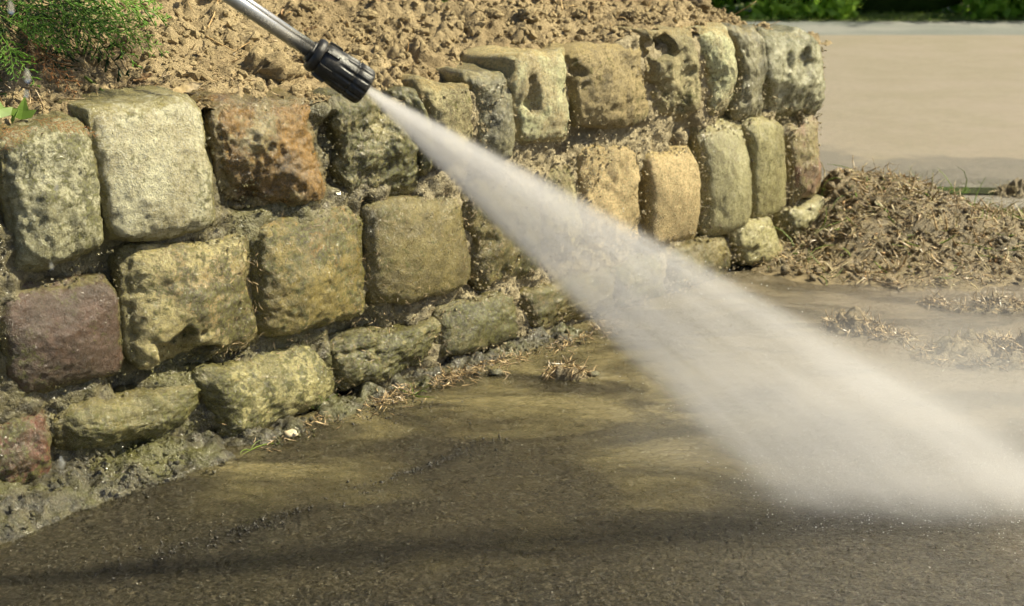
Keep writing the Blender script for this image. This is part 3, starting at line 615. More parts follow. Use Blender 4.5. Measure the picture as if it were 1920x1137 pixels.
# thin grass stem leaning over the wall corner against the road
def free_stick(a, b, lab, R, mat, name='dry_stalk', cat='grass stem', bend=.02):
    a = np.array(a); b = np.array(b); u = np.linspace(0, 1, 10)[:, None]; pts = a + (b - a) * u + np.array([1, 0, 0]) * bend * np.sin(u * 3.1)
    V, F = tube(pts - a, R * np.linspace(1, .5, 10), 6); thing(name, lab, cat, fme(name, V, F, mat), a)
Q = wp(1.62, .51, -.15); free_stick(Q, at(1418, 2, 2.75), 'thin pale grass stem rising behind the wall top against the road', .0012, M_STRAW)
Q = wp(1.72, .51, -.08); free_stick(Q, at(1462, 40, 2.85), 'short dark stem sticking up from the corner end of the wall top', .0013, M_TWIG, 'dry_stalk', 'stalk', .006)
# ------------------------------------------------------------------ conifer at the upper left
def frond(seed, L=.22, dense=1.):
    r = np.random.default_rng(seed); P, D, Ls, Rs = [], [], [], []
    K = 16; u = np.linspace(0, 1, K); ax = np.stack([u * L, .02 * L * np.sin(u * 4 + seed), -.16 * L * u ** 2], -1)
    parts = [tube(ax, .0014 * (1 - .6 * u), 5)]
    for k in range(2, K):
        side = 1 if k % 2 else -1; t_ = u[k]; ll = L * (.36 * (1 - t_) ** .8 + .05) * r.uniform(.8, 1.15) * (min(1, t_ * 4) ** .5)
        d0 = nrm(np.array([1, side * r.uniform(.75, 1.0), r.uniform(-.25, .1)])); m_ = max(3, int(ll / .0105 * dense))
        P.append(ax[k]); D.append(d0); Ls.append(ll); Rs.append(.0016)
        for j in range(1, m_):
            f = j / m_; s2 = 1 if j % 2 else -1
            p = ax[k] + d0 * ll * f + np.array([0, 0, -.10 * ll * f * f]); d1 = nrm(d0 + np.array([-d0[1], d0[0], 0]) * s2 * .62 + r.normal(0, .1, 3))
            P.append(p); D.append(d1); Ls.append(.019 * (1 - f * .55) * (ll / (.3 * L)) ** .4 * r.uniform(.7, 1.1)); Rs.append(.0023)
    parts.append(strands(np.array(P), np.array(D), np.array(Ls), np.array(Rs), .22, 3, .95, .12)); return merge(parts)
FM = [fme('branch', *frond(i + 3), M_THUJA) for i in range(5)]; FMD = [fme('branch', *frond(i + 30), M_THUJA_SHADE) for i in range(3)]; FMX = [fme('branch', *frond(i + 50), M_DEAD) for i in range(2)]
shrub = thing('conifer_shrub', 'bright green conifer with flat scaly sprays hanging over the left end of the wall', 'shrub', None, wp(-.12, .5, -.28))
SB = np.array(shrub.location)
def put(mesh, a, b, L=.22, roll=0., parent=shrub, base=SB, label=None):
    a = np.array(a); b = np.array(b); x = nrm(b - a); v_ = nrm(CC - a) * .8 + np.array([0, 0, .6]); z = nrm(v_ - x * np.dot(v_, x)); y = np.cross(z, x)
    z, y = z * math.cos(roll) + y * math.sin(roll), y * math.cos(roll) - z * math.sin(roll)
    sc_ = np.linalg.norm(b - a) / L; M = Matrix([[x[i] * sc_, y[i] * sc_, z[i] * sc_, a[i] - base[i]] for i in range(3)] + [[0, 0, 0, 1]])
    o = bpy.data.objects.new(mesh.name.split('.')[0], mesh); COL.objects.link(o); o.parent = parent; o.matrix_local = M
    if label: o['label'] = label
    return o
def over(px, py, lift):      # a place above the bank on the view ray
    Q = on_soil(px, max(py, -40))[2]; return at(px, py, max(1.3, np.dot(Q - CC, fv) - lift))
for i, (x0, y0, x1, y1, d0, d1) in enumerate([
    (60, -60, 335, 14, 1.95, 1.95), (20, -40, 240, 10, 1.9, 1.92), (130, 0, 315, 88, 1.98, 1.95), (90, -20, 262, 100, 1.95, 1.9), (100, 10, 205, 95, 1.85, 1.84), (-20, 20, 152, 84, 1.75, 1.8),
    (40, 30, 100, 82, 1.76, 1.78), (-60, -10, 90, 45, 1.72, 1.74), (-30, -60, 150, 20, 1.8, 1.8), (10, 75, 30, 135, 1.72, 1.72), (60, -80, 200, -5, 1.85, 1.9), (150, -60, 280, 40, 1.95, 1.98), (140, 30, 250, 85, 1.9, 1.9),
    (-50, -90, 60, 10, 1.7, 1.75), (80, 40, 125, 72, 1.75, 1.77), (200, 20, 300, 72, 1.97, 1.93), (150, -30, 330, 20, 0, 0), (170, 20, 290, 95, 0, 0), (60, 10, 180, 100, 0, 0), (0, -10, 120, 70, 0, 0), (110, -20, 230, 60, 0, 0), (0, 60, 60, 140, 0, 0), (-40, 30, 20, 70, 1.66, 1.7), (180, -60, 320, -6, 2.0, 1.98)]):
    put(FM[i % 5], over(x0, y0, .22), over(x1, y1, .12 if x1 > 150 else .2), roll=random.uniform(-.2, .2))
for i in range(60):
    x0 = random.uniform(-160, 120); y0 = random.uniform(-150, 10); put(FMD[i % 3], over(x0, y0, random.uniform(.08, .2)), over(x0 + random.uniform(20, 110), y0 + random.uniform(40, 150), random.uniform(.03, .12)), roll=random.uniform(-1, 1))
for i in range(22):
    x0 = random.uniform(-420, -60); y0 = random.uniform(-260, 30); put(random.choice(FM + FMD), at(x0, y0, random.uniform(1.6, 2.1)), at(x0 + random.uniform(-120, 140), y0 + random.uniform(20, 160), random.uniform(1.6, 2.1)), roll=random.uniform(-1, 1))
put(FMX[0], over(40, 60, .1), over(150, 165, .05), roll=.3, label='dried brown drooping branch'); put(FMX[1], over(50, 90, .1), over(105, 150, .05), roll=-.4, label='dried brown drooping branch')
def pix(P): q = P - CC; dep = np.dot(q, fv); return 960 + q[0] / dep * FPX, 568.5 - np.dot(q, uv) / dep * FPX
cnt = tries = 0
while cnt < 110 and tries < 3000:     # unseen branches added above the frame only to shade the litter below
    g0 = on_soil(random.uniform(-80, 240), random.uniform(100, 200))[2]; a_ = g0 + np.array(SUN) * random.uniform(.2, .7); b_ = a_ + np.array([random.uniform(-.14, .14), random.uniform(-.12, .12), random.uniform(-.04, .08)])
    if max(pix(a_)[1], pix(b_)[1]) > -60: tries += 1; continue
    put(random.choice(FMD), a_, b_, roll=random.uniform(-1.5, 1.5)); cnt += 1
V, F = tube([SB - SB + np.array([-.05, .03, -.1]), np.array([-.03, .02, .05]), np.array([-.06, 0, .35])], [.014, .012, .006], 10); ob('stem', fme('stem', V, F, M_TWIG), shrub)
dl = [((-10, 262), (62, 236), 1.70), ((0, 285), (48, 250), 1.68), ((95, 228), (178, 246), 1.75), ((60, 225), (140, 236), 1.74), ((-40, 240), (35, 245), 1.66)]
for i, (a, b, d) in enumerate(dl):
    d = d - .075; a3 = at(*a, d); o = thing('dead_frond', ['rust brown conifer spray at the left edge on top of the grey-green stone', 'lower dry orange spray drooping over the left edge of the wall', 'dry brown spray between the grey-green and cream stones', 'dry spray lying across the top of the grey-green stone', 'dry spray cut by the left edge of the photo'][i], 'dead foliage', None, a3, 'dead conifer sprays on the wall top')
    put(FMX[i % 2], a3, at(*b, d), parent=o, base=np.array(o.location))
# ivy
for i, (px, py, d, sz, rot, lab) in enumerate([(40, 225, 1.72, .030, 1.45, 'bright green ivy leaf standing at the left end of the wall top'), (2, 222, 1.70, .030, 2.2, 'ivy leaf cut by the left edge of the photo'), (22, 232, 1.7, .02, .3, 'small ivy leaf lying low between its two neighbours')]):
    c = at(px, py, d); A = np.array([[0, 0], [-.45, .12], [-.62, .5], [-.25, .5], [0, 1.15], [.25, .5], [.62, .5], [.45, .12]]) * sz
    o3 = np.array([[*p, .12 * abs(p[0]) + .02 * sz] for p in A]); V = np.vstack([o3, o3 - [0, 0, .0008], [[0, .45 * sz, 0], [0, .45 * sz, -.0008]]]); nA = 8
    F = [[j, (j + 1) % nA, 16, 16] for j in range(nA)] + [[(j + 1) % nA + nA, j + nA, 17, 17] for j in range(nA)] + [[j, j + nA, (j + 1) % nA + nA, (j + 1) % nA] for j in range(nA)]
    o = thing('ivy_leaf', lab, 'ivy', fme('ivy_leaf', V, F, M_IVY, False), c, 'ivy leaves on the wall top'); o.rotation_euler = (1.05, .1, rot - 1.4)
# ------------------------------------------------------------------ grass clippings, sweepings, islands of debris
def heap(name, V, F, mat, lab, kind='stuff'): ob(name, me(name, V, F, mat), kind=kind, label=lab)
px_, py_ = np.meshgrid(np.linspace(.55, 2.5, 300), np.linspace(2.45, 3.75, 190), indexing='ij'); hh = pile_h(px_, py_)
P = np.stack([px_, py_, hh], -1); hz = hh - .006 + sst(.0, .02, hh) * (.010 * fbm(P * 25, 4, 50) + .010 * (1 - cell(P * 45, 51) * 1.2)); hz = np.where(hh < .003, -.02, hz)
inside = (WN * -1 @ (P.reshape(-1, 3) - WA).T).reshape(hh.shape) > -.005; ss_ = ((P - WA) @ WT); hz = np.where(inside & (ss_ < WL + .0), -.02, hz)
heap('debris_heap', np.stack([px_, py_, hz], -1), grid(300, 190), M_DAMP, 'damp earth and sweepings heaped at the right end of the wall')
def on_pile(n, w_fn=None, lo=.006):
    out = []
    while len(out) < n:
        q = np.stack([rng.uniform(.55, 2.4, n * 2), rng.uniform(2.45, 3.7, n * 2)], -1); h = pile_h(q[:, 0], q[:, 1]); P = np.stack([q[:, 0], q[:, 1], h], -1)
        tt = -(P - WA) @ WN; s = (P - WA) @ WT; ok = (h > lo) & ((tt < 0) | (s > WL + .02)) & (rng.random(len(h)) < .5 + h * 8)
        out += list(P[ok])
    return np.array(out[:n])
for (n, mat, nm, lab, ll, rr_) in [(5200, M_BARK, 'bark_shreds', 'brown wet bark shreds strewn over the sweepings', (.008, .035), (.0008, .0028)), (3600, M_CLIP, 'dry_clippings', 'pale straw coloured clippings over the sweepings', (.01, .045), (.0007, .0022)), (420, M_GRASS, 'grass_clippings', 'green grass blades among the sweepings', (.03, .09), (.0009, .0024))]:
    P = on_pile(n); P[:, 2] += rng.uniform(.0, .010, n); D = rng.normal(size=(n, 3)); D[:, 2] *= .5
    V, F = strands(P, D, rng.uniform(*ll, n) * (.6 + rng.random(n) ** 3 * 1.6), rng.uniform(*rr_, n) * 1.25, 1.5); heap(nm, V, F, mat, lab)
P = on_pile(900); V, F = scatter(LUMP1, P + [0, 0, .004], rng.uniform(.003, .011, 900)); heap('debris_crumbs', V, F, M_DAMP, 'damp crumbs of earth among the sweepings')
P = on_pile(900); V, F = scatter([(LUMP0[0][0] * np.array([1, .7, .15]), LUMP0[0][1])], P + [0, 0, .008], rng.uniform(.003, .009, 900)); heap('leaf_flakes', V, F, M_LEAFD, 'torn brown leaf flakes among the sweepings')
t = NT('wet_dark_grit'); t.fin(t.mix(t.rmp(t.noise(t.coord(False), 150, 3), .45, .6), (.018, .016, .012), (.07, .062, .05)), .3, None, .5); M_TAR = t.m
# litter at the wall foot
n = 1500; s_ = rng.uniform(.35, 1.25, n); o_ = .02 + np.abs(rng.normal(0, .028, n)) + .02; P = wp(s_, .004 + .010 * rng.random(n), o_); D = rng.normal(size=(n, 3)); D[:, 2] *= .35
keep = rng.random(n) < (sst(.3, .75, s_) * .8 + .15) * sst(-.5, .5, fbm(np.stack([s_ * 14, o_ * 20, 0 * s_], -1), 2, 88)); V, F = strands(P[keep], D[keep], rng.uniform(.005, .026, keep.sum()), rng.uniform(.0006, .0022, keep.sum()), 1.2)
heap('foot_litter', V, F, M_BARK, 'straw and bark litter washed against the foot of the wall')
n = 1600; n = 2200; s_ = rng.uniform(-.25, 1.25, n); o_ = rng.uniform(.0, .085, n); kp = fbm(np.stack([s_ * 13, o_ * 30, 0 * s_], -1), 3, 89) > rng.uniform(-.1, .5, n); s_, o_ = s_[kp], o_[kp]; n = len(s_); P = wp(s_, np.maximum(.04 * sst(.42, .2, s_) * (1 - (o_ / .08) ** 1.3), 0) + rng.uniform(0, .012, n), o_ + .012); V, F = scatter(LUMP0, P, .0012 + .0065 * rng.random(n) ** 5); ob('foot_gravel', me('foot_gravel', V, F, M_FOOT, True, dict(wetness=np.ones(len(V)))), kind='stuff', label='small wet gravel along the foot of the wall')
a = gnd(150, 1085); b = gnd(950, 820); n = 1500; u_ = rng.random(n); tt_ = nrm(b - a); sd = np.array([-tt_[1], tt_[0], 0]); Ls = np.linalg.norm(b - a)
P = a + (b - a) * u_[:, None] + sd * (rng.normal(0, .012, n) * (.35 + fbm(np.stack([u_ * 12, u_ * 0, u_ * 0], -1), 2, 44) ** 2 * 2) - .012 * np.sin(u_ * Ls * 5))[:, None]; P = P[fbm(np.stack([u_ * 9, u_ * 0, u_ * 0], -1), 3, 45) > rng.uniform(-.9, .2, n)]
q = gnd(690, 768); n2 = 700; P = np.concatenate([P, q + np.stack([rng.normal(0, .07, n2), rng.normal(0, .022, n2) , np.zeros(n2)], -1) + np.array([1, .9, 0]) * rng.normal(0, .03, n2)[:, None]]); P[:, 2] = rng.uniform(-.0014, .0003, len(P))
V, F = scatter(LUMP1, P, .0007 + .0018 * rng.random(len(P)) ** 4); heap('seam_grit', V, F, M_TAR, 'dark wet grit standing proud of the water along the asphalt seam')
n = 20000; P = np.stack([rng.uniform(-.9, 1.6, n), rng.uniform(1.25, 2.5, n), rng.uniform(-.0004, .0005, n)], -1); kp = (fbm(P * 4, 3, 47) > rng.uniform(-.5, .9, n)) & ((P - WA) @ WN > .06); P = P[kp]
V, F = scatter(LUMP0, P, .0005 + .0017 * rng.random(len(P)) ** 3, .8); heap('road_grit', V, F, plain('wet_grit', (.05, .045, .03), (.30, .27, .2), .22, 90, 0, .6, rand=False), 'fine wet grit glinting all over the near asphalt')
n = 4200; s_ = rng.uniform(-.05, 1.2, n); z_ = rng.uniform(.02, .52, n); P = wp(s_, z_, rng.uniform(-.006, .016, n)); kp = fbm(P * 9, 3, 48) > rng.uniform(-.3, .6, n); P = P[kp]
V, F = scatter(LUMP1, P, .0005 + .0009 * rng.random(len(P)) ** 2); tb = NT('water_beads'); tb.fin((.10, .09, .035), .16, None, .7); o_ = ob('water_beads', me('water_beads', V, F, tb.m), wall, kind='stuff')
# little bits stuck on the wet stones
n = 900; s_ = rng.uniform(.35, 1.25, n); z_ = rng.uniform(.02, .34, n); P = wp(s_, z_, rng.uniform(.006, .022, n)); D = rng.normal(size=(n, 3)) - WN * .2; D = D - WN * (D @ WN)[:, None] * .9
V, F = strands(P, D, rng.uniform(.004, .016, n), rng.uniform(.0005, .0011, n), 1.2); heap('stuck_needles', V, F, M_BARK, 'needles and fibres stuck to the wet stone faces')
for (px, py, rx, ry, hgt, n, lab) in [(1604, 618, .060, .045, .034, 240, 'brown clump of wet debris in the puddle nearest the spray'), (1870, 670, .17, .075, .042, 600, 'largest mat of wet debris at the right edge of the puddle'), (1870, 580, .12, .035, .026, 260, 'long thin drift of shreds at the right behind the largest mat'),
                                     (1750, 572, .035, .02, .012, 70, 'small debris tuft floating left of the long drift'), (1680, 542, .02, .015, .012, 30, 'tiny dark clump at the near edge of the sweepings'), (1680, 636, .05, .03, .012, 80, 'scattered shreds just right of the clump nearest the spray'),
                                     (1062, 706, .045, .022, .026, 90, 'dark mossy clump on the wet asphalt left of the spray'), (1900, 365, .06, .05, .035, 90, 'pale clump on the far asphalt at the right edge')]:
    c = gnd(px, py); t0 = thing('debris_clump', lab, 'debris clump', None, c, 'clumps of debris in the puddle')
    gx, gy = np.meshgrid(np.linspace(-1.1, 1.1, 44), np.linspace(-1.1, 1.1, 34), indexing='ij'); rr2 = gx ** 2 + gy ** 2; Pn = np.stack([gx * rx + c[0], gy * ry + c[1], 0 * gx], -1)
    h = hgt * np.clip(1 - rr2, -.4, 1) * (.55 + .9 * fbm(Pn * 40, 3, 15)) - .004; h = h + sst(1.1, .7, rr2) * .006 * (1 - cell(Pn * 80, 16)); h = np.where(rr2 > 1.05, -.01, h)
    ob('mud', me('mud', np.stack([gx * rx, gy * ry, h], -1), grid(44, 34), M_DAMP), t0, kind='stuff')
    a_ = rng.uniform(0, 6.28, n); r_ = rng.random(n) ** .6; P = np.stack([np.cos(a_) * r_ * rx, np.sin(a_) * r_ * ry, hgt * (1 - r_) * .8 + .004], -1); D = rng.normal(size=(n, 3)); D[:, 2] = np.abs(D[:, 2]) * .28
    V, F = strands(P, D, rng.uniform(.010, .036, n), rng.uniform(.0008, .0024, n), 1.8); ob('shreds', me('shreds', V, F, M_BARK if px != 1900 else M_CLIP), t0, kind='stuff')
for (px, py, r, lab) in [(930, 702, .010, 'pale pebble at the foot of the wall left of the dark clump'), (1112, 704, .008, 'small cream pebble right of the dark mossy clump'), (545, 818, .009, 'orange-brown pebble below the cream bottom stone'), (600, 765, .012, 'dark pebble beside the cream bottom stone'), (1550, 603, .008, 'pale flat pebble left of the debris clump')]:
    V, F = LUMP2[random.randrange(5)]; thing('pebble', lab, 'pebble', me('pebble', V * r * np.array([1.3, 1, .7]) + [0, 0, r * .4], F, M_PEBBLE if 'dark' not in lab else SM['slate']), gnd(px, py), 'pebbles along the wall foot')
for i, (px, py, lab) in enumerate([(775, 745, 'tuft of pale green grass blades at the foot of the wall'), (590, 770, 'small green sprout beside the cream bottom stone'), (470, 848, 'flattened pale grass blades under the cream bottom stone')]):
    c = gnd(px, py); n = [9, 5, 4][i]; P = np.tile(np.zeros(3), (n, 1)); D = rng.normal(size=(n, 3)); D[:, 2] = np.abs(D[:, 2]) * .4 + .1
    V, F = strands(P, D, rng.uniform(.02, .05, n), rng.uniform(.001, .002, n), .8); thing('grass_tuft', lab, 'grass', me('grass_tuft', V, F, M_GRASS), c + [0, 0, .003], 'green sprouts at the wall foot')
s, t_c, Q = on_soil(838, 10); n = 14; D = rng.normal(size=(n, 3)); D[:, 2] = np.abs(D[:, 2]) * .5 + .2
V, F = strands(np.zeros((n, 3)), D, rng.uniform(.02, .05, n), rng.uniform(.001, .002, n), .8); thing('grass_tuft', 'little green tuft growing high on the soil bank', 'grass', me('grass_tuft', V, F, M_GRASS), Q)
# ------------------------------------------------------------------ far side: verge and hedge
yv = gnd(1700, 41)[1]
n = 9000; P = np.stack([rng.uniform(-3, 10, n), rng.uniform(yv, yv + .8, n), np.zeros(n)], -1); D = rng.normal(size=(n, 3)) * .35; D[:, 2] = 1
V, F = strands(P, D, rng.uniform(.02, .05, n), rng.uniform(.003, .006, n), .6, 3); heap('verge_grass', V, F, M_GRASS, 'strip of short green grass along the far edge of the road')
ob('verge', me('verge', [[-60, yv, .006], [80, yv, .006], [80, yv + 40, .006], [-60, yv + 40, .006]], [[0, 1, 2, 3]], plain('verge_soil', (.06, .09, .02), (.1, .12, .03), .9, 3, 0)), kind='structure', label='green verge beyond the road')
hedge = thing('hedge', 'leafy green hedge with dark gaps along the far side of the road', 'hedge', None, (3.5, yv + .55, 0))
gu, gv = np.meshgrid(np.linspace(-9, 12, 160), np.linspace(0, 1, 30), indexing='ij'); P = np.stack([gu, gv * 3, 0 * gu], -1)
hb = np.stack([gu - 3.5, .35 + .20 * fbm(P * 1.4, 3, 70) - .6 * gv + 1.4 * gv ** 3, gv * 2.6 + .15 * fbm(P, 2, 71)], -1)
ob('shade_backing', me('shade_backing', hb, grid(160, 30), plain('hedge_shade', (.02, .035, .008), (.04, .06, .015), .95, 4, 0, 0.)), hedge, kind='stuff')  # dark sheet behind the leaves, coloured as the shade inside the hedge
n = 40000; x = rng.uniform(-6, 10.5, n); z = rng.uniform(.0, 1., n); z = np.where(rng.random(n) < .5, z * .4, z * 2.3); cl = fbm(np.stack([x * 1.5, z * 1.6, 0 * x], -1), 3, 72); keep = cl > rng.uniform(-.9, .35, n); x, z, cl = x[keep], z[keep], cl[keep]; n = len(x)
y = .35 - .3 * z - .35 * cl + rng.uniform(-.25, .2, n)
x3 = rng.uniform(-5, 10, 30000); z3 = rng.uniform(0, .34, 30000); c3_ = fbm(np.stack([x3 * 1.3, z3 * 3, 0 * x3 + 9], -1), 3, 74); k3 = c3_ > rng.uniform(-.1, .5, 30000); x = np.concatenate([x, x3[k3]]); z = np.concatenate([z, z3[k3]]); y = np.concatenate([y, rng.uniform(-.45, -.1, k3.sum())]); n = len(x)
R = randrot(n); q = np.array([[-.5, 0, 0], [0, -.28, .08], [.6, 0, 0], [0, .28, .08]]); V = np.einsum('nij,vj->nvi', R, q) * rng.uniform(.05, .13, n)[:, None, None] + np.stack([x - 3.5, y, z], -1)[:, None]
M_HL = leaf_mat('hedge_leaf', (.22, .42, .04), (.42, .60, .09), 1.4, .45, .55)
ob('foliage', me('foliage', V.reshape(-1, 3), np.arange(4 * n).reshape(-1, 4), M_HL, False), hedge, kind='stuff')
# ------------------------------------------------------------------ pressure washer lance
TIP = at(688, 167, 1.45); BACK = at(584, 98, 1.425); LEFT = at(424, -10, 1.385)
axd = nrm(TIP - BACK)
t = NT('worn_black_plastic'); v = t.coord(False); a = t.noise(v, 90, 5, .65); b = t.noise(v, 400, 3, .6)
M_BLACK = t.fin(t.mix(t.rmp(a, .5, .72), (.018, .017, .015), (.06, .053, .043)), t.rmp(a, .3, .7, .28, .5), t.bump(b, .0006, .8, t.bump(a, .001)), .5)
t = NT('steel_tube'); v = t.coord(False, (1, 1, 1)); a = t.noise(v, 60, 4, .6)
M_STEEL = t.fin(t.mix(t.rmp(a, .3, .7), (.66, .64, .60), (.50, .48, .45)), t.rmp(a, .3, .7, .24, .38), t.bump(a, .0004), .5, Metallic=.9)
M_BRASS = plain('dull_brass', (.34, .27, .13), (.2, .16, .08), .4, 80, .0004, .5, Metallic=.7)
lance = thing('pressure_washer_lance', 'steel pressure washer lance with black nozzle spraying water in front of the wall', 'pressure washer', None, tuple(BACK))
zax = axd; yax = nrm(np.cross(zax, [0, .3, 1])); xax = np.cross(yax, zax)
def loc(pts): pts = np.asarray(pts, float); return pts[:, :1] * xax + pts[:, 1:2] * yax + pts[:, 2:3] * zax
def lathe(prof, ns=48, mod=None):
    ang = np.linspace(0, 2 * math.pi, ns, endpoint=False); V = []
    for (r, z) in prof:
        rr3 = np.full(ns, r) if mod is None else mod(r, z, ang); V.append(np.stack([rr3 * np.cos(ang), rr3 * np.sin(ang), np.full(ns, z)], -1))
    V = np.array(V).reshape(-1, 3); K = len(prof); F = [[i * ns + j, i * ns + (j + 1) % ns, (i + 1) * ns + (j + 1) % ns, (i + 1) * ns + j] for i in range(K - 1) for j in range(ns)]
    return loc(V), np.array(F)
LN = float(np.linalg.norm(TIP - BACK)); k = LN / .083
# tube from the coupling back past the top of the frame, straight
far = LEFT + nrm(LEFT - BACK) * .55; d0 = far - BACK
pts = np.array([far - BACK, LEFT - BACK, BACK * 0 + axd * .004]); V1 = tube(pts, .0080, 24)
off = np.cross(nrm(d0), nrm(CC - BACK)); V2 = tube(pts + off * .0066 + nrm(CC - BACK) * .001, .0046, 16)
ob('tube', fme('tube', *merge([V1]), M_STEEL), lance); ob('rib', fme('rib', *V2, M_STEEL), lance)
hexm = lambda r, z, a: r / np.maximum(np.cos((a + .3) % (math.pi / 3) - math.pi / 6), .1) * .92
ob('nut', fme('nut', *lathe([(.0085, -.004), (.0125, -.003), (.0135, -.001), (.0135, .010), (.012, .012)], 48, hexm), M_BLACK, False), lance)
ob('collar', fme('collar', *lathe([(.0135, .002), (.0178, .001), (.0195, .003), (.0202, .006), (.0195, .010), (.0175, .0115), (.0150, .010), (.0145, .002)]), M_BLACK), lance)
def fins(r, z, a):
    g = np.clip(np.sin(a * 13) * 3 - 1.6, -1, 1) * .5 + .5; return r - .0016 * g * (.040 < z < .0805)
prof = [(.013, .004), (.0165, .008), (.0172, .013), (.0192, .016), (.0200, .020), (.0203, .030), (.0203, .033), (.0206, .036), (.0212, .045), (.0216, .055), (.0218, .0575), (.0206, .0585), (.0206, .0605), (.0220, .0615), (.0222, .070), (.0220, .077), (.0208, .0810), (.0185, .0828), (.012, .0830), (.0095, .0805), (.004, .079), (.0001, .079)]
prof = [(r, z * k * .99) for r, z in prof]
def fins2(r, z, a): return fins(r, z / (k * .99), a)
ob('nozzle_body', fme('nozzle_body', *lathe(prof, 168, fins2), M_BLACK), lance)
V, F = [], []
for j in range(7):     # raised grip lugs round the rear of the nozzle
    a0 = j * 2 * math.pi / 7 + .4; q = [(.0195, .0125, -.10), (.0195, .0125, .10), (.0222, .0145, -.08), (.0222, .0145, .08), (.0226, .030, -.07), (.0226, .030, .07), (.0198, .033, -.09), (.0198, .033, .09)]
    pv = loc([[r * math.cos(a0 + da), r * math.sin(a0 + da), z * k] for r, z, da in q]); b0 = len(V); V += list(pv); F += [[b0 + 0, b0 + 1, b0 + 3, b0 + 2], [b0 + 2, b0 + 3, b0 + 5, b0 + 4], [b0 + 4, b0 + 5, b0 + 7, b0 + 6], [b0, b0 + 2, b0 + 4, b0 + 6], [b0 + 1, b0 + 7, b0 + 5, b0 + 3]]
ob('grip_lugs', fme('grip_lugs', V, F, M_BLACK, False), lance)
# ------------------------------------------------------------------ the fan of water
GA = gnd(1446, 948); GB = gnd(2200, 968); APEX = TIP - axd * .004
mid = nrm(nrm(GA - APEX) + nrm(GB - APEX)); nrmF = nrm(np.cross(GA - APEX, GB - APEX)); yF = nrm(np.cross(nrmF, mid)); HALF = math.acos(np.dot(nrm(GA - APEX), mid))
RM = max(np.linalg.norm(GA - APEX), np.linalg.norm(GB - APEX)) * 1.02
t = NT('water_spray'); t.n.remove(t.p); v = t.node('TexCoord').outputs['Object']
sep = t.node('SeparateXYZ'); t.l.new(v, sep.inputs[0]); x, y, z = sep.outputs
r = t.math('SQRT', t.math('ADD', t.math('MULTIPLY', x, x), t.math('MULTIPLY', y, y))); th = t.math('DIVIDE', t.math('ARCTAN2', y, x), HALF)
ab = t.math('ABSOLUTE', th)
sg = t.math('MULTIPLY_ADD', r, .030, .0075); zn = t.math('DIVIDE', z, sg); gz = t.math('EXPONENT', t.math('MULTIPLY', t.math('MULTIPLY', zn, zn), -1.))
cb = t.node('CombineXYZ'); t.l.new(th, cb.inputs[0]); t.l.new(t.math('MULTIPLY', r, .35), cb.inputs[1]); t.l.new(t.math('MULTIPLY', zn, .12), cb.inputs[2])
st = t.rmp(t.noise(cb.outputs[0], 3.4, 4, .55), .36, .64, .45, 1.5, False); st = t.math('MULTIPLY', st, t.rmp(t.noise(cb.outputs[0], 17, 3, .6), .3, .7, .82, 1.18, False))
soft = t.math('MULTIPLY_ADD', r, .30, .05)     # edges blur as the sheet breaks up
ed = t.rmp(t.math('DIVIDE', t.math('SUBTRACT', 1.0, ab), soft), 0., 1.)
eb = t.math('ADD', .85, t.math('MULTIPLY', t.rmp(ab, .55, .92), .28))
fall = t.math('DIVIDE', 1.9, t.math('ADD', .34, t.math('MULTIPLY', r, 2.8)))      # optical depth across the sheet
cloud = t.rmp(t.noise(v, 7, 4, .6), .25, .75, .7, 1.25)
de = t.math('DIVIDE', t.math('MULTIPLY', t.math('MULTIPLY', fall, st), t.math('MULTIPLY', ed, t.math('MULTIPLY', gz, t.math('MULTIPLY', eb, cloud)))), t.math('MULTIPLY', sg, 1.77))
pv = t.node('VolumePrincipled'); pv.inputs['Color'].default_value = (.80, .785, .785, 1); pv.inputs['Anisotropy'].default_value = .0; t.l.new(de, pv.inputs['Density']); t.l.new(pv.outputs[0], t.out.inputs['Volume'])
def arc(rad, zz_): return [(rad * math.cos(a), rad * math.sin(a), zz_) for a in np.linspace(-HALF * 1.04, HALF * 1.04, 15)]
V, F = [], []; RS = [.004, .1, .3, .6, .9, RM]
for rad in RS:
    hw = 2.1 * (.0075 + .030 * rad); V += arc(rad, hw) + arc(rad, -hw)
for i in range(len(RS) - 1):
    b0, b1 = i * 30, (i + 1) * 30
    for j in range(14): F += [[b0 + j, b0 + j + 1, b1 + j + 1, b1 + j], [b0 + 15 + j, b1 + 15 + j, b1 + 16 + j, b0 + 16 + j]]
    F += [[b0, b1, b1 + 15, b0 + 15], [b0 + 14, b0 + 29, b1 + 29, b1 + 14]]
for j in range(14): F += [[j, 15 + j, 16 + j, j + 1]]; b1 = (len(RS) - 1) * 30; F += [[b1 + j, b1 + j + 1, b1 + 16 + j, b1 + 15 + j]]
sp = thing('water_jet', 'wide white fan of high pressure water blasting from the black nozzle down to the asphalt', 'water spray', fixn(me('water_jet', V, F, t.m, False)))
sp.matrix_world = Matrix([[mid[i], yF[i], nrmF[i], APEX[i]] for i in range(3)] + [[0, 0, 0, 1]])
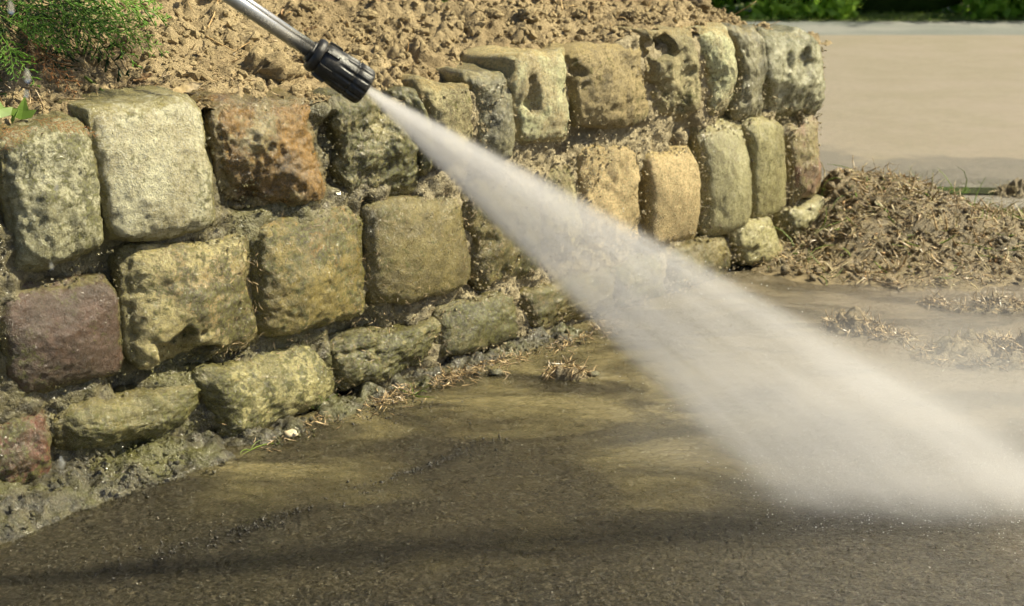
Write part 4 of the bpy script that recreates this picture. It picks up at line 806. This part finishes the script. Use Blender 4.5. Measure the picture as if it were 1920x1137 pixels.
# low mist thrown up where the fan strikes the ground
def mist(name, lab, c, e, K, up=0., sc_=5.):
    t = NT(name); t.n.remove(t.p); v = t.node('TexCoord').outputs['Object']; ln = t.node('VectorMath', operation='LENGTH'); t.l.new(v, ln.inputs[0])
    nz = t.noise(v, sc_ * .35, 4, .6); d = t.math('MULTIPLY', t.rmp(t.math('MULTIPLY_ADD', t.math('SUBTRACT', nz, .5), 1.0, ln.outputs['Value']), .95, .1, 0., 1.), K)
    pv = t.node('VolumePrincipled'); pv.inputs['Color'].default_value = (.82, .81, .81, 1); t.l.new(d, pv.inputs['Density']); t.l.new(pv.outputs[0], t.out.inputs['Volume'])
    V, F = ico(3); o = ob(name, fixn(me(name, V * 1.08, F, t.m)), loc=tuple(c), kind='stuff', label=lab); o.scale = e; return o
mc = (GA + GB) / 2
mist('spray_mist', 'fine mist hanging over the ground where the water strikes', (mc[0] + .02, mc[1] + .17, .05), (.60, .26, .26), 2.8)
mist('spray_mist', 'low splash of droplets along the line where the fan meets the asphalt', (mc[0] + .02, mc[1] + .02, .0), (.46, .10, .09), 9., 0, 9)
n = 2600; u_ = rng.random(n); Pd = GA + (GB - GA) * u_[:, None] + np.stack([rng.normal(0, .05, n), rng.normal(.0, .07, n), np.abs(rng.normal(0, .055, n)) + .004], -1)
m_ = 900; a_ = rng.uniform(-1.12, 1.12, m_) * HALF; r_ = rng.uniform(.25, .95, m_) * RM; Pe = APEX + mid * (r_ * np.cos(a_))[:, None] + yF * (r_ * np.sin(a_))[:, None] + nrmF * rng.normal(0, .04, m_)[:, None]; Pe = Pe[Pe[:, 2] > .01]
Pd = np.concatenate([Pd, Pe]); tg = NT('droplets'); tg.fin((.85, .85, .83), .15, None, .6)
V, F = scatter([ico(1)], Pd, rng.uniform(.0003, .0009, len(Pd))); ob('spray_droplets', me('spray_droplets', V, F, tg.m), kind='stuff', label='fine loose droplets round the spray and its splash')
# falling drops near the wall
tg = NT('water_drop'); tg.fin((.95, .97, 1.), .08, None, .6, IOR=1.33); tg.p.inputs['Transmission Weight'].default_value = .9
for (px, py, d, r, lab) in [(a_, b_, c_ * .62, d_ * .5, e_) for a_, b_, c_, d_, e_ in [(20, 14, 1.5, .0042, 'falling water drop against the conifer in the top left corner'), (51, 142, 1.5, .0045, 'falling water drop under the green branches, upper of two'), (49, 176, 1.5, .0035, 'falling water drop just above the ivy leaf, lower of two'), (115, 868, 1.6, .0045, 'falling water drop beside the dark red bottom stone'), (106, 352, 1.55, .0028, 'faint drop in front of the grey-green stone'), (96, 500, 1.55, .003, 'faint drop at the lower edge of the grey-green stone')]]:
    V, F = ico(3); V = V * np.array([1, 1, 2.4 if r > .002 else 1.5]) * r; V[:, 0] *= np.where(V[:, 2] > 0, 1 - V[:, 2] / (r * 4), 1)
    thing('water_drop', lab, 'water drop', me('water_drop', V, F, tg.m), at(px, py, d), 'drops of water falling in front of the wall')
